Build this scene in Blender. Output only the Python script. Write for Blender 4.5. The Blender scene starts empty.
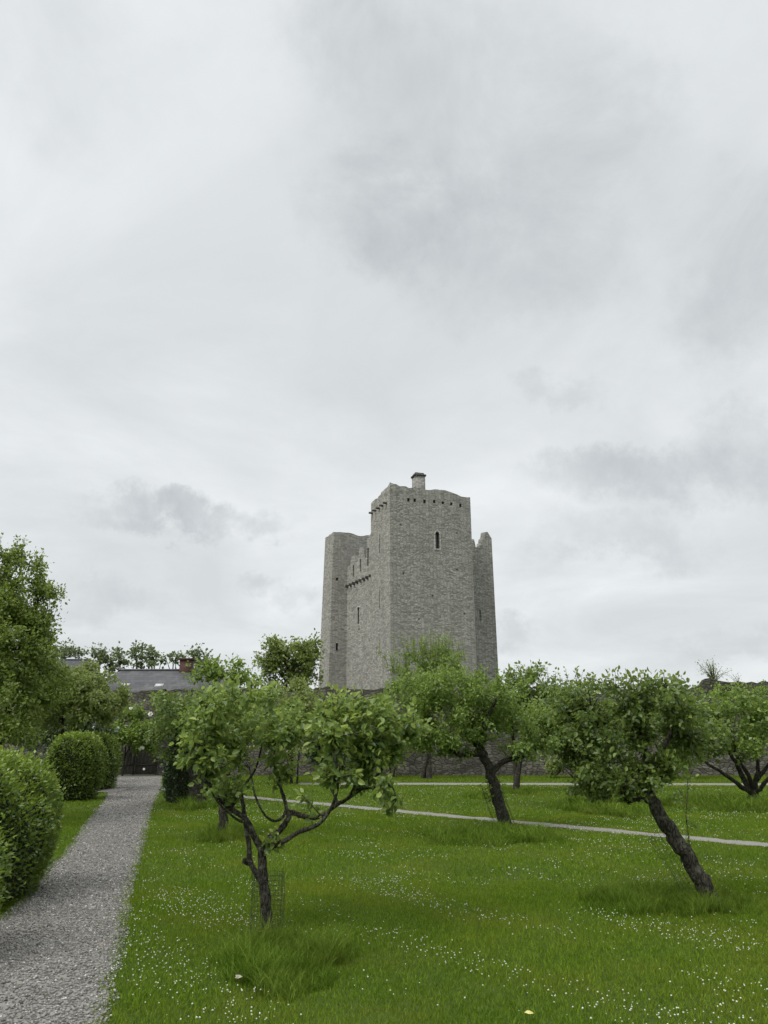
import bpy, bmesh, math, random
import numpy as np
from mathutils import Vector

scene = bpy.context.scene
COL = scene.collection
F_PX, PITCH, EYE = 710.0, math.radians(17.65), 1.65
SP, CP = math.sin(PITCH), math.cos(PITCH)


# ------------------------------------------------------------------ geometry of the view
def ray(u, v):
    a = (u - 384) / F_PX
    b = (512 - v) / F_PX
    return np.array([a, CP - b * SP, SP + b * CP])


def ground(u, v, z=0.0):
    d = ray(u, v)
    t = (z - EYE) / d[2]
    return np.array([d[0] * t, d[1] * t, z])


def at(u, v, Y):
    d = ray(u, v)
    t = Y / d[1]
    return np.array([d[0] * t, Y, EYE + d[2] * t])


# ------------------------------------------------------------------ mesh accumulator
class Acc:
    def __init__(self):
        self.v, self.q, self.t, self.a, self.n = [], [], [], [], 0

    def add(self, verts, quads=None, tris=None, tint=0.5):
        verts = np.asarray(verts, float).reshape(-1, 3)
        self.v.append(verts)
        if quads is not None and len(quads):
            self.q.append(np.asarray(quads, np.int64).reshape(-1, 4) + self.n)
        if tris is not None and len(tris):
            self.t.append(np.asarray(tris, np.int64).reshape(-1, 3) + self.n)
        tint = np.asarray(tint, float)
        self.a.append(np.full(len(verts), float(tint)) if tint.ndim == 0 else tint.ravel())
        self.n += len(verts)

    def tube(self, pts, rad, sides=6, tint=0.5, cap=True):
        P = np.asarray(pts, float)
        n = len(P)
        R = np.broadcast_to(np.asarray(rad, float), (n,))
        T = np.gradient(P, axis=0)
        T /= np.linalg.norm(T, axis=1, keepdims=True) + 1e-9
        ref = np.array([0.31, 0.95, 0.05]) if abs(T[0, 2]) > 0.6 else np.array([0.02, 0.1, 0.99])
        U = np.cross(T, ref)
        U /= np.linalg.norm(U, axis=1, keepdims=True) + 1e-9
        W = np.cross(T, U)
        ang = np.linspace(0, 2 * math.pi, sides, endpoint=False)
        ring = (P[:, None, :] + R[:, None, None] * (np.cos(ang)[None, :, None] * U[:, None, :]
                + np.sin(ang)[None, :, None] * W[:, None, :]))
        V = ring.reshape(-1, 3)
        i = np.arange(n - 1)[:, None] * sides
        j = np.arange(sides)[None, :]
        k = (j + 1) % sides
        Q = np.stack([i + j, i + k, i + sides + k, i + sides + j], -1).reshape(-1, 4)
        tr = None
        if cap:
            V = np.vstack([V, P[-1] + T[-1] * R[-1] * .4])
            c = n * sides
            b = (n - 1) * sides
            tr = [(b + s, b + (s + 1) % sides, c) for s in range(sides)]
        self.add(V, Q, tr, tint)

    def box(self, c, s, rz=0.0, tint=0.5):
        c = np.asarray(c, float)
        h = np.asarray(s, float) / 2
        sg = np.array([(-1, -1, -1), (1, -1, -1), (1, 1, -1), (-1, 1, -1), (-1, -1, 1), (1, -1, 1), (1, 1, 1), (-1, 1, 1)], float)
        V = sg * h
        ca, sa = math.cos(rz), math.sin(rz)
        V = np.stack([V[:, 0] * ca - V[:, 1] * sa, V[:, 0] * sa + V[:, 1] * ca, V[:, 2]], 1) + c
        self.add(V, [(0, 3, 2, 1), (4, 5, 6, 7), (0, 1, 5, 4), (1, 2, 6, 5), (2, 3, 7, 6), (3, 0, 4, 7)], None, tint)

    def build(self, name, mat, parent=None, smooth=False, base=None):
        V = np.vstack(self.v)
        if base is None and parent is not None and parent.type == 'EMPTY' and parent.rotation_euler.z == 0:
            base = parent.location
        if base is not None:
            V = V - np.array(base)
        me = bpy.data.meshes.new(name)
        Q = np.vstack(self.q) if self.q else np.zeros((0, 4), np.int64)
        T = np.vstack(self.t) if self.t else np.zeros((0, 3), np.int64)
        me.vertices.add(len(V))
        me.vertices.foreach_set('co', V.astype(np.float32).ravel())
        L = np.concatenate([Q.ravel(), T.ravel()]).astype(np.int32)
        me.loops.add(len(L))
        me.loops.foreach_set('vertex_index', L)
        npoly = len(Q) + len(T)
        me.polygons.add(npoly)
        st = np.concatenate([np.arange(len(Q)) * 4, len(Q) * 4 + np.arange(len(T)) * 3]).astype(np.int32)
        me.polygons.foreach_set('loop_start', st)
        if smooth:
            me.polygons.foreach_set('use_smooth', np.ones(npoly, bool))
        at_ = me.attributes.new('tint', 'FLOAT', 'POINT')
        at_.data.foreach_set('value', np.concatenate(self.a).astype(np.float32))
        me.materials.append(mat)
        me.update(calc_edges=True)
        o = bpy.data.objects.new(name, me)
        COL.objects.link(o)
        if parent is not None:
            o.parent = parent
        return o


def thing(name, label, cat, loc=(0, 0, 0), rz=0.0, group=None):
    o = bpy.data.objects.new(name, None)
    o.empty_display_size = 0.2
    COL.objects.link(o)
    o.location = loc
    o.rotation_euler = (0, 0, rz)
    o['label'] = label
    o['category'] = cat
    if group:
        o['group'] = group
    return o


def tag(o, label=None, cat=None, group=None, kind=None):
    for k, x in (('label', label), ('category', cat), ('group', group), ('kind', kind)):
        if x:
            o[k] = x
    return o


# ------------------------------------------------------------------ materials
class NT:
    def __init__(self, name):
        self.m = bpy.data.materials.new(name)
        self.m.use_nodes = True
        self.t = self.m.node_tree
        self.t.nodes.clear()
        self.out = self.t.nodes.new('ShaderNodeOutputMaterial')

    def n(self, ty, ins=None, **kw):
        nd = self.t.nodes.new(ty)
        for k, v in kw.items():
            setattr(nd, k, v)
        for k, v in (ins or {}).items():
            s = nd.inputs[k]
            if isinstance(v, bpy.types.NodeSocket):
                self.t.links.new(v, s)
            else:
                s.default_value = v
        return nd

    def noise(self, vec, scale, detail=4, rough=.6, dist=0.0):
        nd = self.n('ShaderNodeTexNoise', {'Scale': scale, 'Detail': detail, 'Roughness': rough, 'Distortion': dist})
        if vec is not None:
            self.t.links.new(vec, nd.inputs['Vector'])
        return nd.outputs['Fac']

    def ramp(self, fac, stops):
        nd = self.n('ShaderNodeValToRGB')
        cr = nd.color_ramp
        while len(cr.elements) < len(stops):
            cr.elements.new(.5)
        for e, (p, c) in zip(cr.elements, stops):
            e.position = p
            e.color = (*c, 1) if len(c) == 3 else c
        self.t.links.new(fac, nd.inputs['Fac'])
        return nd.outputs['Color']

    def mix(self, fac, a, b, blend='MIX'):
        nd = self.n('ShaderNodeMix', data_type='RGBA', blend_type=blend)
        for s, v in ((nd.inputs[0], fac), (nd.inputs[6], a), (nd.inputs[7], b)):
            if isinstance(v, bpy.types.NodeSocket):
                self.t.links.new(v, s)
            elif isinstance(v, tuple):
                s.default_value = (*v, 1) if len(v) == 3 else v
            else:
                s.default_value = v
        return nd.outputs[2]

    def math(self, op, a, b=0.0, clamp=False):
        nd = self.n('ShaderNodeMath', operation=op, use_clamp=clamp)
        for s, v in ((nd.inputs[0], a), (nd.inputs[1], b)):
            if isinstance(v, bpy.types.NodeSocket):
                self.t.links.new(v, s)
            else:
                s.default_value = v
        return nd.outputs[0]

    def mr(self, v, a, b, c=0.0, d=1.0):
        nd = self.n('ShaderNodeMapRange', {'Value': v, 'From Min': a, 'From Max': b, 'To Min': c, 'To Max': d}, clamp=True)
        return nd.outputs[0]

    def bump(self, h, strength=.5, dist=.02):
        return self.n('ShaderNodeBump', {'Height': h, 'Strength': strength, 'Distance': dist}).outputs['Normal']

    def obj(self):
        return self.n('ShaderNodeTexCoord').outputs['Object']

    def tint(self):
        return self.n('ShaderNodeAttribute', attribute_name='tint').outputs['Fac']

    def pbsdf(self, col, rough=.8, normal=None, spec=.3):
        p = self.n('ShaderNodeBsdfPrincipled', {'Base Color': col if not isinstance(col, tuple) else (*col, 1), 'Roughness': rough})
        p.inputs['Specular IOR Level'].default_value = spec
        if normal is not None:
            self.t.links.new(normal, p.inputs['Normal'])
        return p.outputs[0]

    def done(self, sh):
        self.t.links.new(sh, self.out.inputs['Surface'])
        return self.m


def leaf_mat(name, c0, c1, c2, trans=.3, rough=.40, spec=.45):
    """old leaf -> usual leaf -> young leaf, by the leaf's own tint"""
    k = NT(name)
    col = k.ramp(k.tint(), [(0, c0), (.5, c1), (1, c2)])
    big = k.noise(k.obj(), 1.3, 2)
    col = k.mix(k.mr(big, .35, .7, 0, .35), col, tuple(x * y for x, y in zip(c1, (1.25, 1.1, .8))))
    p = k.pbsdf(col, rough, None, spec)
    tr = k.n('ShaderNodeBsdfTranslucent', {'Color': k.mix(.5, col, tuple(min(1, x * 1.7) for x in c2))}).outputs[0]
    ms = k.n('ShaderNodeMixShader', {0: trans, 1: p, 2: tr}).outputs[0]
    return k.done(ms)


M = {}
M['apple_leaf'] = leaf_mat('apple leaf', (0.060, 0.105, 0.028), (0.118, 0.192, 0.042), (0.278, 0.350, 0.078), .42)
M['apple_dark'] = leaf_mat('dark apple leaf', (0.042, 0.072, 0.018), (0.077, 0.124, 0.026), (0.203, 0.273, 0.057), .38)
M['apple_light'] = leaf_mat('light apple leaf', (0.072, 0.122, 0.024), (0.118, 0.191, 0.033), (0.232, 0.319, 0.060), .42)
M['shrub_leaf'] = leaf_mat('shrub leaf', (0.064, 0.103, 0.024), (0.102, 0.160, 0.033), (0.186, 0.258, 0.053), .34)
M['olive_leaf'] = leaf_mat('olive shrub leaf', (0.084, 0.118, 0.028), (0.137, 0.191, 0.042), (0.232, 0.283, 0.074), .40)
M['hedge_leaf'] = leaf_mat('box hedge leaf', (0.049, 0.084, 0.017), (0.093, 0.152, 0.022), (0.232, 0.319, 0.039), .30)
M['yew_leaf'] = leaf_mat('dark hedge leaf', (0.021, 0.043, 0.015), (0.032, 0.064, 0.020), (0.058, 0.103, 0.029), .15)
M['far_leaf'] = leaf_mat('far tree leaf', (0.072, 0.098, 0.041), (0.110, 0.149, 0.060), (0.162, 0.206, 0.083), .32, .55)
M['big_leaf'] = leaf_mat('broadleaf tree leaf', (0.067, 0.111, 0.020), (0.116, 0.177, 0.031), (0.209, 0.273, 0.051), .38)


def bark_mat(name, c0, c1, lichen):
    k = NT(name)
    o = k.obj()
    mp = k.n('ShaderNodeMapping', {'Vector': o, 'Scale': (1, 1, .30)}).outputs[0]
    f = k.noise(mp, 46, 7, .75, .8)
    vo = k.n('ShaderNodeTexVoronoi', {'Vector': mp, 'Scale': 34.0}, feature='DISTANCE_TO_EDGE').outputs['Distance']
    plate = k.mr(vo, .0, .22)
    h = k.math('ADD', k.math('MULTIPLY', plate, .34), k.math('MULTIPLY', f, .95))
    col = k.ramp(h, [(.45, c0), (1.0, c1)])
    li = k.mr(k.noise(o, 11, 6, .75), .52, .66)
    col = k.mix(k.math('MULTIPLY', li, .75), col, lichen)
    return k.done(k.pbsdf(col, .95, k.bump(h, 1.0, .03), .12))


M['bark'] = bark_mat('apple bark', (.018, .017, .013), (.078, .072, .056), (.12, .125, .088))
M['bark_pale'] = bark_mat('lichened bark', (.020, .018, .014), (.105, .098, .078), (.19, .195, .148))
M['wire'] = NT('galvanised wire')
M['wire'] = M['wire'].done(M['wire'].pbsdf((.03, .033, .028), .7, None, .3))


def masonry(name, bw, bh, c_dark, c_mid, c_light, mortar, stain=.35, lichen=None, zgrow=0.0):
    """coursed rubble: flat stones of uneven size, each with its own tone, in recessed mortar"""
    k = NT(name)
    o = k.obj()
    sx = k.n('ShaderNodeSeparateXYZ', {0: o})
    hz = k.math('ADD', sx.outputs[0], sx.outputs[1])
    z = sx.outputs[2]
    # courses rise and fall and change height along the wall
    wz = k.math('MULTIPLY', k.math('SUBTRACT', k.noise(o, .55, 3, .6), .5), .9)
    z2 = k.math('ADD', z, wz)
    v = k.n('ShaderNodeCombineXYZ', {0: k.math('DIVIDE', hz, bw), 1: k.math('DIVIDE', z2, bh), 2: 0.0}).outputs[0]
    vc = k.n('ShaderNodeTexVoronoi', {'Vector': v, 'Scale': 1.0, 'Randomness': .82}, voronoi_dimensions='2D')
    ve = k.n('ShaderNodeTexVoronoi', {'Vector': v, 'Scale': 1.0, 'Randomness': .82}, voronoi_dimensions='2D', feature='DISTANCE_TO_EDGE').outputs['Distance']
    tone = k.n('ShaderNodeSeparateColor', {0: vc.outputs['Color']})
    joint = k.mr(ve, .03, .13, 1, 0)
    f1 = k.math('ADD', k.math('MULTIPLY', tone.outputs[0], .46), k.math('MULTIPLY', k.noise(o, 4.0, 7, .75), .72))
    col = k.ramp(f1, [(.28, c_dark), (.58, c_mid), (.95, c_light)])
    warm = k.math('MULTIPLY', k.mr(tone.outputs[1], .8, .95), .35)
    col = k.mix(warm, col, tuple(x * y for x, y in zip(c_light, (.80, .72, .60))))
    col = k.mix(k.math('MULTIPLY', joint, .7), col, mortar)
    # weather streaks that run down the face, and broad damp patches
    ms = k.n('ShaderNodeMapping', {'Vector': o, 'Scale': (1.1, 1.1, .10)}).outputs[0]
    st = k.mr(k.noise(ms, 1.0, 5, .65), .42, .72)
    col = k.mix(k.math('MULTIPLY', st, stain), col, tuple(x * .55 for x in c_mid))
    pt = k.mr(k.noise(o, .32, 5, .6), .45, .7)
    col = k.mix(k.math('MULTIPLY', pt, stain), col, tuple(x * .72 for x in c_mid))
    if lichen:
        col = k.mix(k.math('MULTIPLY', k.mr(k.noise(o, 1.7, 6, .75), .56, .66), .55), col, lichen)
    if zgrow:
        # dark moss and ivy stains along the crest of the wall
        zz = k.math('ADD', z, k.math('MULTIPLY', k.noise(o, .9, 5, .7), 1.2))
        col = k.mix(k.mr(zz, zgrow, zgrow + .7, 0, .75), col, (.030, .033, .020))
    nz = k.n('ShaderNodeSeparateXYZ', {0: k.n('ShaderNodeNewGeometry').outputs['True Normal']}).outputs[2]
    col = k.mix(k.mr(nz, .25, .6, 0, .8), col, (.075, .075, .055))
    h = k.math('SUBTRACT', k.math('MULTIPLY', k.noise(o, 6, 5, .7), .6), joint)
    return k.done(k.pbsdf(col, .95, k.bump(h, .9, .05), .12))


M['castle'] = masonry('castle limestone', .31, .105, (.165, .161, .148), (.375, .367, .340), (.54, .53, .495), (.215, .211, .195), .40)
M['castle_dress'] = masonry('dressed limestone', .5, .4, (.32, .32, .30), (.44, .43, .40), (.55, .54, .51), (.28, .27, .25), .2)
M['castle_dark'] = masonry('dark weathered limestone', .3, .2, (.05, .05, .045), (.11, .11, .10), (.2, .19, .18), (.08, .08, .07), .3)
M['garden_wall'] = masonry('garden wall rubble', .30, .115, (.055, .052, .043), (.125, .119, .10), (.24, .23, .195), (.055, .052, .044), .45, (.25, .25, .20), 3.75)


def plain(name, col, rough=.7, scale=8, var=.25, spec=.3, bump=.2):
    k = NT(name)
    f = k.noise(k.obj(), scale, 5, .65)
    c = k.ramp(f, [(.3, tuple(x * (1 - var) for x in col)), (.7, tuple(min(1, x * (1 + var)) for x in col))])
    return k.done(k.pbsdf(c, rough, k.bump(f, bump, .02), spec))


M['glass'] = plain('dark window glass', (.03, .035, .04), .15, 2, .1, .5, 0)
M['wood'] = plain('weathered grey timber', (.105, .098, .09), .9, 14, .35)
M['iron'] = plain('rusty iron', (.05, .04, .035), .8)
M['brick'] = plain('red chimney brick', (.075, .042, .035), .9, 10, .35)
M['clay'] = plain('clay chimney pot', (.32, .16, .09), .8)
M['skylight'] = plain('white skylight', (.42, .43, .45), .3, 2, .05)
M['white_petal'] = plain('white petal', (.80, .79, .74), .7, 30, .08)
M['clover'] = plain('clover flower', (.50, .52, .42), .8, 60, .2)
M['dead_leaf'] = plain('fallen leaf', (.36, .34, .27), .8, 40, .25)
M['dead_yellow'] = plain('yellow fallen leaf', (.42, .40, .15), .8, 40, .2)
M['render'] = plain('old lime render', (.28, .27, .25), .9, 3, .2)
M['twigs'] = plain('inner twigs', (.022, .028, .014), .95, 20, .4, .1)


def slate_mat():
    k = NT('slate roof')
    o = k.obj()
    sx = k.n('ShaderNodeSeparateXYZ', {0: o})
    v = k.n('ShaderNodeCombineXYZ', {0: sx.outputs[0], 1: k.math('MULTIPLY', sx.outputs[2], 1.5), 2: 0.0}).outputs[0]
    br = k.n('ShaderNodeTexBrick', {'Vector': v, 'Color1': (.040, .042, .047, 1), 'Color2': (.068, .070, .076, 1), 'Mortar': (.028, .029, .032, 1),
             'Scale': 1.0, 'Mortar Size': .015, 'Brick Width': .32, 'Row Height': .28})
    col = k.mix(k.math('MULTIPLY', k.mr(k.noise(o, .8, 5, .7), .5, .7), .45), br.outputs['Color'], (.13, .125, .11))
    return k.done(k.pbsdf(col, .65, k.bump(br.outputs['Fac'], -.4, .02), .35))


M['slate'] = slate_mat()


def grass_sheet():
    k = NT('lawn turf')
    o = k.obj()
    f = k.noise(o, 55, 5, .75)
    g = k.noise(o, .9, 5, .65)
    col = k.ramp(f, [(.3, (.026, .044, .009)), (.7, (.062, .100, .016))])
    col = k.mix(k.mr(g, .4, .7, 0, .55), col, (.068, .092, .020))
    return k.done(k.pbsdf(col, .95, k.bump(f, .6, .03), .1))


def blade_mat(name, c0, c1, c2, straw):
    k = NT(name)
    o = k.obj()
    col = k.ramp(k.tint(), [(0, c0), (.5, c1), (1, c2)])
    g = k.noise(o, .75, 5, .65)
    col = k.mix(k.mr(g, .42, .66, 0, .65), col, straw)
    col = k.mix(k.mr(k.noise(o, .28, 3, .6), .50, .72, 0, .45), col, c0)
    p = k.pbsdf(col, .6, None, .08)
    tr = k.n('ShaderNodeBsdfTranslucent', {'Color': col}).outputs[0]
    return k.done(k.n('ShaderNodeMixShader', {0: .35, 1: p, 2: tr}).outputs[0])


M['lawn'] = grass_sheet()
M['blade'] = blade_mat('grass blade', (.054, .112, .008), (.120, .212, .012), (.228, .315, .030), (.20, .24, .026))
M['tall'] = blade_mat('long grass blade', (.042, .090, .008), (.085, .160, .012), (.19, .275, .040), (.15, .19, .03))


def gravel_mat():
    k = NT('gravel surface')
    o = k.obj()
    vo = k.n('ShaderNodeTexVoronoi', {'Vector': o, 'Scale': 48.0})
    big = k.noise(o, .9, 4, .6)
    col = k.mix(k.mr(vo.outputs['Distance'], .1, .6), k.mix(.5, vo.outputs['Color'], (.5, .5, .5), 'MIX'), (.25, .24, .22))
    col = k.mix(.82, col, (.24, .235, .22))
    bw = k.n('ShaderNodeRGBToBW', {0: col}).outputs[0]
    col = k.mix(k.mr(bw, .1, .5), (.095, .092, .084), (.32, .312, .29))
    col = k.mix(k.mr(big, .5, .75, 0, .5), col, (.17, .138, .105))
    return k.done(k.pbsdf(col, .95, k.bump(vo.outputs['Distance'], -.8, .02), .15))


def stone_mat():
    k = NT('gravel stone')
    col = k.ramp(k.tint(), [(0, (.05, .048, .043)), (.45, (.16, .156, .145)), (.85, (.28, .274, .258)), (1, (.46, .45, .43))])
    return k.done(k.pbsdf(col, .9, None, .2))


M['gravel'] = gravel_mat()
M['stone'] = stone_mat()


# ------------------------------------------------------------------ foliage
def unit(a):
    return a / (np.linalg.norm(a, axis=-1, keepdims=True) + 1e-9)


def add_leaves(acc, P, D, Nrm, L, W, tint, simple=False, rng=None):
    P, D, Nrm = np.asarray(P), unit(np.asarray(D)), np.asarray(Nrm)
    S = unit(np.cross(Nrm, D))
    Nn = np.cross(D, S)
    n = len(P)
    L = np.broadcast_to(L, (n,))
    if simple:
        tpl = np.array([(0, 0, 0), (.45, -.5, .06), (1, 0, -.06), (.45, .5, .06)])
        fq = np.array([(0, 1, 2, 3)])
    else:
        tpl = np.array([(0, 0, 0), (.30, -.48, .11), (.70, -.40, .07), (1, 0, -.14), (.70, .40, .07), (.30, .48, .11)])
        fq = np.array([(0, 1, 2, 3), (0, 3, 4, 5)])
    V = (P[:, None, :] + L[:, None, None] * (tpl[None, :, 0, None] * D[:, None, :] + W * tpl[None, :, 1, None] * S[:, None, :]
         + tpl[None, :, 2, None] * Nn[:, None, :]))
    m = len(tpl)
    Q = (fq[None] + (np.arange(n) * m)[:, None, None]).reshape(-1, 4)
    acc.add(V.reshape(-1, 3), Q, None, np.repeat(np.clip(tint, 0, 1), m))


def grow(rng, wood, seeds, targets, step=.14, r_tip=.003, r_k=.012, sides=4, up=.15, wig=.12):
    """join every target to the nearest wood already grown; returns the new twigs"""
    nodes = [np.asarray(p, float) for p, r in seeds]
    rads = [float(r) for p, r in seeds]
    N = np.array(nodes)
    R = np.array(rads)
    d0 = np.min(np.linalg.norm(targets[:, None, :] - N[None], axis=2), axis=1)
    twigs = []
    for i in np.argsort(d0):
        q = targets[i]
        dv = q - N
        d = np.linalg.norm(dv, axis=1)
        cost = d * (1.0 + .35 * np.clip(-(dv[:, 2]) / (d + 1e-6), 0, 1)) + .02 / (R + .004)*.1
        j = int(np.argmin(cost))
        s, L = N[j], d[j]
        if L < 1e-3:
            continue
        ns = max(2, int(L / step) + 1)
        t = np.linspace(0, 1, ns + 1)[:, None]
        mid = (s + q) / 2 + rng.normal(0, wig * L, 3) + np.array([0, 0, up * L])
        pts = (1 - t) ** 2 * s + 2 * t * (1 - t) * mid + t ** 2 * q
        r0 = min(R[j] * .75, r_tip + r_k * L)
        rr = np.linspace(r0, r_tip, ns + 1)
        wood.tube(pts, rr, sides, cap=False)
        N = np.vstack([N, pts[1:]])
        R = np.concatenate([R, rr[1:]])
        twigs.append(pts)
    return twigs


def resample(pts, ds):
    P = np.asarray(pts, float)
    seg = np.linalg.norm(np.diff(P, axis=0), axis=1)
    c = np.concatenate([[0], np.cumsum(seg)])
    n = max(2, int(c[-1] / ds) + 1)
    s = np.linspace(0, c[-1], n)
    return np.stack([np.interp(s, c, P[:, k]) for k in range(3)], 1), s / max(c[-1], 1e-6)


def smooth_line(pts, n=4):
    P = np.asarray(pts, float)
    if len(P) < 3:
        return resample(P, np.linalg.norm(P[-1] - P[0]) / (n + 1))[0]
    out = []
    Q = np.vstack([2 * P[0] - P[1], P, 2 * P[-1] - P[-2]])
    for i in range(1, len(Q) - 2):
        for t in np.linspace(0, 1, n, endpoint=False):
            a, b, c, d = Q[i - 1], Q[i], Q[i + 1], Q[i + 2]
            out.append(.5 * ((2 * b) + (c - a) * t + (2 * a - 5 * b + 4 * c - d) * t * t + (3 * b - a - 3 * c + d) * t ** 3))
    out.append(P[-1])
    return np.array(out)


def twig_leaves(rng, acc, twigs, span, gap, L, W, droop=.25, simple=False, young=.25, spread=.9, tint0=.42, fuzz=.22):
    """a spray of leaves on the outer end of every twig"""
    P, D, T = [], [], []
    n = max(3, int(span / gap * (1.7 if simple else 1.0)))
    for tw in twigs:
        seg = np.linalg.norm(np.diff(tw, axis=0), axis=1)
        c = np.concatenate([[0], np.cumsum(seg)])
        tot = c[-1]
        s2 = np.sort(rng.uniform(0, 1, n))
        s2[-1] = 1.0
        sp = min(tot, span)
        s = tot - sp + s2 * sp
        pts = np.stack([np.interp(s, c, tw[:, k]) for k in range(3)], 1)
        tg = unit(tw[-1] - tw[-2])
        pts = pts + tg * ((s2 - .4) * max(0, span - sp) * .8)[:, None]
        pts = pts + rng.normal(0, 1, (n, 3)) * (fuzz * max(span - sp * .6, span * .25) * .8)
        ph = rng.uniform(0, 6.28) + np.arange(n) * 2.4 + rng.normal(0, .4, n)
        ref = unit(np.cross(tg, [0.3, 0.2, .93]))
        w = np.cross(tg, ref)
        rad = np.cos(ph)[:, None] * ref + np.sin(ph)[:, None] * w
        end = (s2 > .85)[:, None]
        d = np.where(end, tg * 1.1 + rad * .7, tg * .45 + rad * spread) + np.array([0, 0, -droop]) + rng.normal(0, .2, (n, 3))
        P.append(pts + rad * .01)
        D.append(d)
        T.append(tint0 - .04 + rng.normal(0, .10) + (rng.uniform(0, 1, n) < .12) * .3 + young * np.clip(s2 - .6, 0, 1) * 2 + rng.normal(0, .18, n))
    P, D, T = np.vstack(P), unit(np.vstack(D)), np.concatenate(T)
    n = len(P)
    Nn = np.array([0, -.12, .62]) + rng.normal(0, .55, (n, 3))
    add_leaves(acc, P, D, Nn, L * rng.uniform(.55, 1.2, n), W, T, simple)
    return n


def blob_points(rng, blobs, clump=7):
    """blobs: (centre, radii, count) -> points gathered in small clumps, thicker towards each ellipsoid's skin"""
    out = []
    for c, r, n in blobs:
        r = np.asarray(r)
        m = max(2, n // clump)
        d = unit(rng.normal(0, 1, (m, 3)))
        rr = rng.uniform(.05, 1, m) ** (1 / 2.2) * rng.choice([.85, .95, 1.0, 1.08, 1.16], m)
        cen = np.asarray(c) + d * rr[:, None] * r
        k = rng.integers(0, m, n)
        out.append(cen[k] + rng.normal(0, 1, (n, 3)) * r * .17)
    return np.vstack(out)


def pblob(u, v, Y, ru, rv, rY, n):
    k = np.linalg.norm(ray(u, v)) * 0 + Y / ray(u, v)[1] / F_PX
    return (at(u, v, Y), (ru * k, rY, rv * k), n)


def limb(pxs, Y0, r):
    """a limb through image points (u, v, depth offset) around distance Y0"""
    pts = smooth_line([at(u, v, Y0 + dy) for u, v, dy in pxs], 4)
    return pts, np.linspace(r[0], r[1], len(pts))


def make_tree(name, label, cat, base, limbs, blobs, leaf, bark, rng, group=None, span=.3, gap=.035, L=.07, W=.62, droop=.25,
              simple=False, young=.3, step=.14, r_tip=.003, sides=8, shoots=None, twig_sides=4, up=.12, tint0=.42, wobble=.02, foliage='crown'):
    t = thing(name, label, cat, tuple(base), 0, group)
    wood, crown = Acc(), Acc()
    seeds = []
    for li_, (pts, r) in enumerate(limbs):
        pts, r = np.array(pts), np.array(r, float)
        if li_ == 0 and len(r) > 4:
            r[:4] *= (1.5, 1.28, 1.12, 1.04)
        n = len(pts)
        if n > 3:
            pts[1:-1] += rng.normal(0, wobble, (n - 2, 3)) * np.clip(r[1:-1, None] * 12, .1, 1)
        rr = r * (1 + rng.normal(0, .06, n))
        wood.tube(pts, rr, sides)
        seeds += [(p, q) for p, q in zip(pts[n // 3:], rr[n // 3:])]
    tg = blob_points(rng, blobs)
    sb = [blob_points(rng, [(c, r, n)], 2) for c, r, n, h in (shoots or [])]
    tw = grow(rng, wood, seeds, np.vstack([tg] + sb), step, r_tip, sides=twig_sides, up=up)
    twig_leaves(rng, crown, tw, span, gap, L, W, droop, simple, young, tint0=tint0)
    if shoots:
        sh = []
        for (c, r, n, h), b in zip(shoots, sb):
            for p in b:
                hh = h * rng.uniform(.5, 1.2)
                q = p + np.array([rng.normal(0, .16), rng.normal(0, .16), 1]) * hh
                line = np.array([p, (p + q) / 2 + rng.normal(0, .03 * hh, 3), q])
                wood.tube(line, [r_tip * 1.2, r_tip, r_tip * .6], 4, cap=False)
                sh.append(line)
        twig_leaves(rng, crown, sh, shoots[0][3], gap * 1.4, L * .85, W, -.15, simple, young * 1.4, spread=.8, tint0=tint0 + .12, fuzz=.05)
    wood.build('trunk', bark, t, smooth=True)
    crown.build(foliage, leaf, t)
    return t


# ================================================================== CAMERA, LIGHT, SKY
cam_d = bpy.data.cameras.new('camera')
cam = bpy.data.objects.new('camera', cam_d)
COL.objects.link(cam)
cam_d.sensor_fit = 'VERTICAL'
cam_d.sensor_height = 36.0
cam_d.lens = 36.0 * F_PX / 1024.0
cam_d.clip_end = 5000
cam.location = (0, 0, EYE)
cam.rotation_euler = (math.pi / 2 + PITCH, 0, 0)
scene.camera = cam

SUN_EL, SUN_AZ = math.radians(52), math.radians(-130)      # azimuth from +Y, negative = to the left
sd = bpy.data.lights.new('sun', 'SUN')
sd.energy = 1.5
sd.angle = math.radians(28)
sd.color = (1.0, .96, .90)
sun = bpy.data.objects.new('sun', sd)
COL.objects.link(sun)
dirv = Vector((math.sin(SUN_AZ) * math.cos(SUN_EL), math.cos(SUN_AZ) * math.cos(SUN_EL), math.sin(SUN_EL)))
sun.rotation_euler = dirv.to_track_quat('Z', 'Y').to_euler()

world = bpy.data.worlds.new('World')
scene.world = world
world.use_nodes = True


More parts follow.
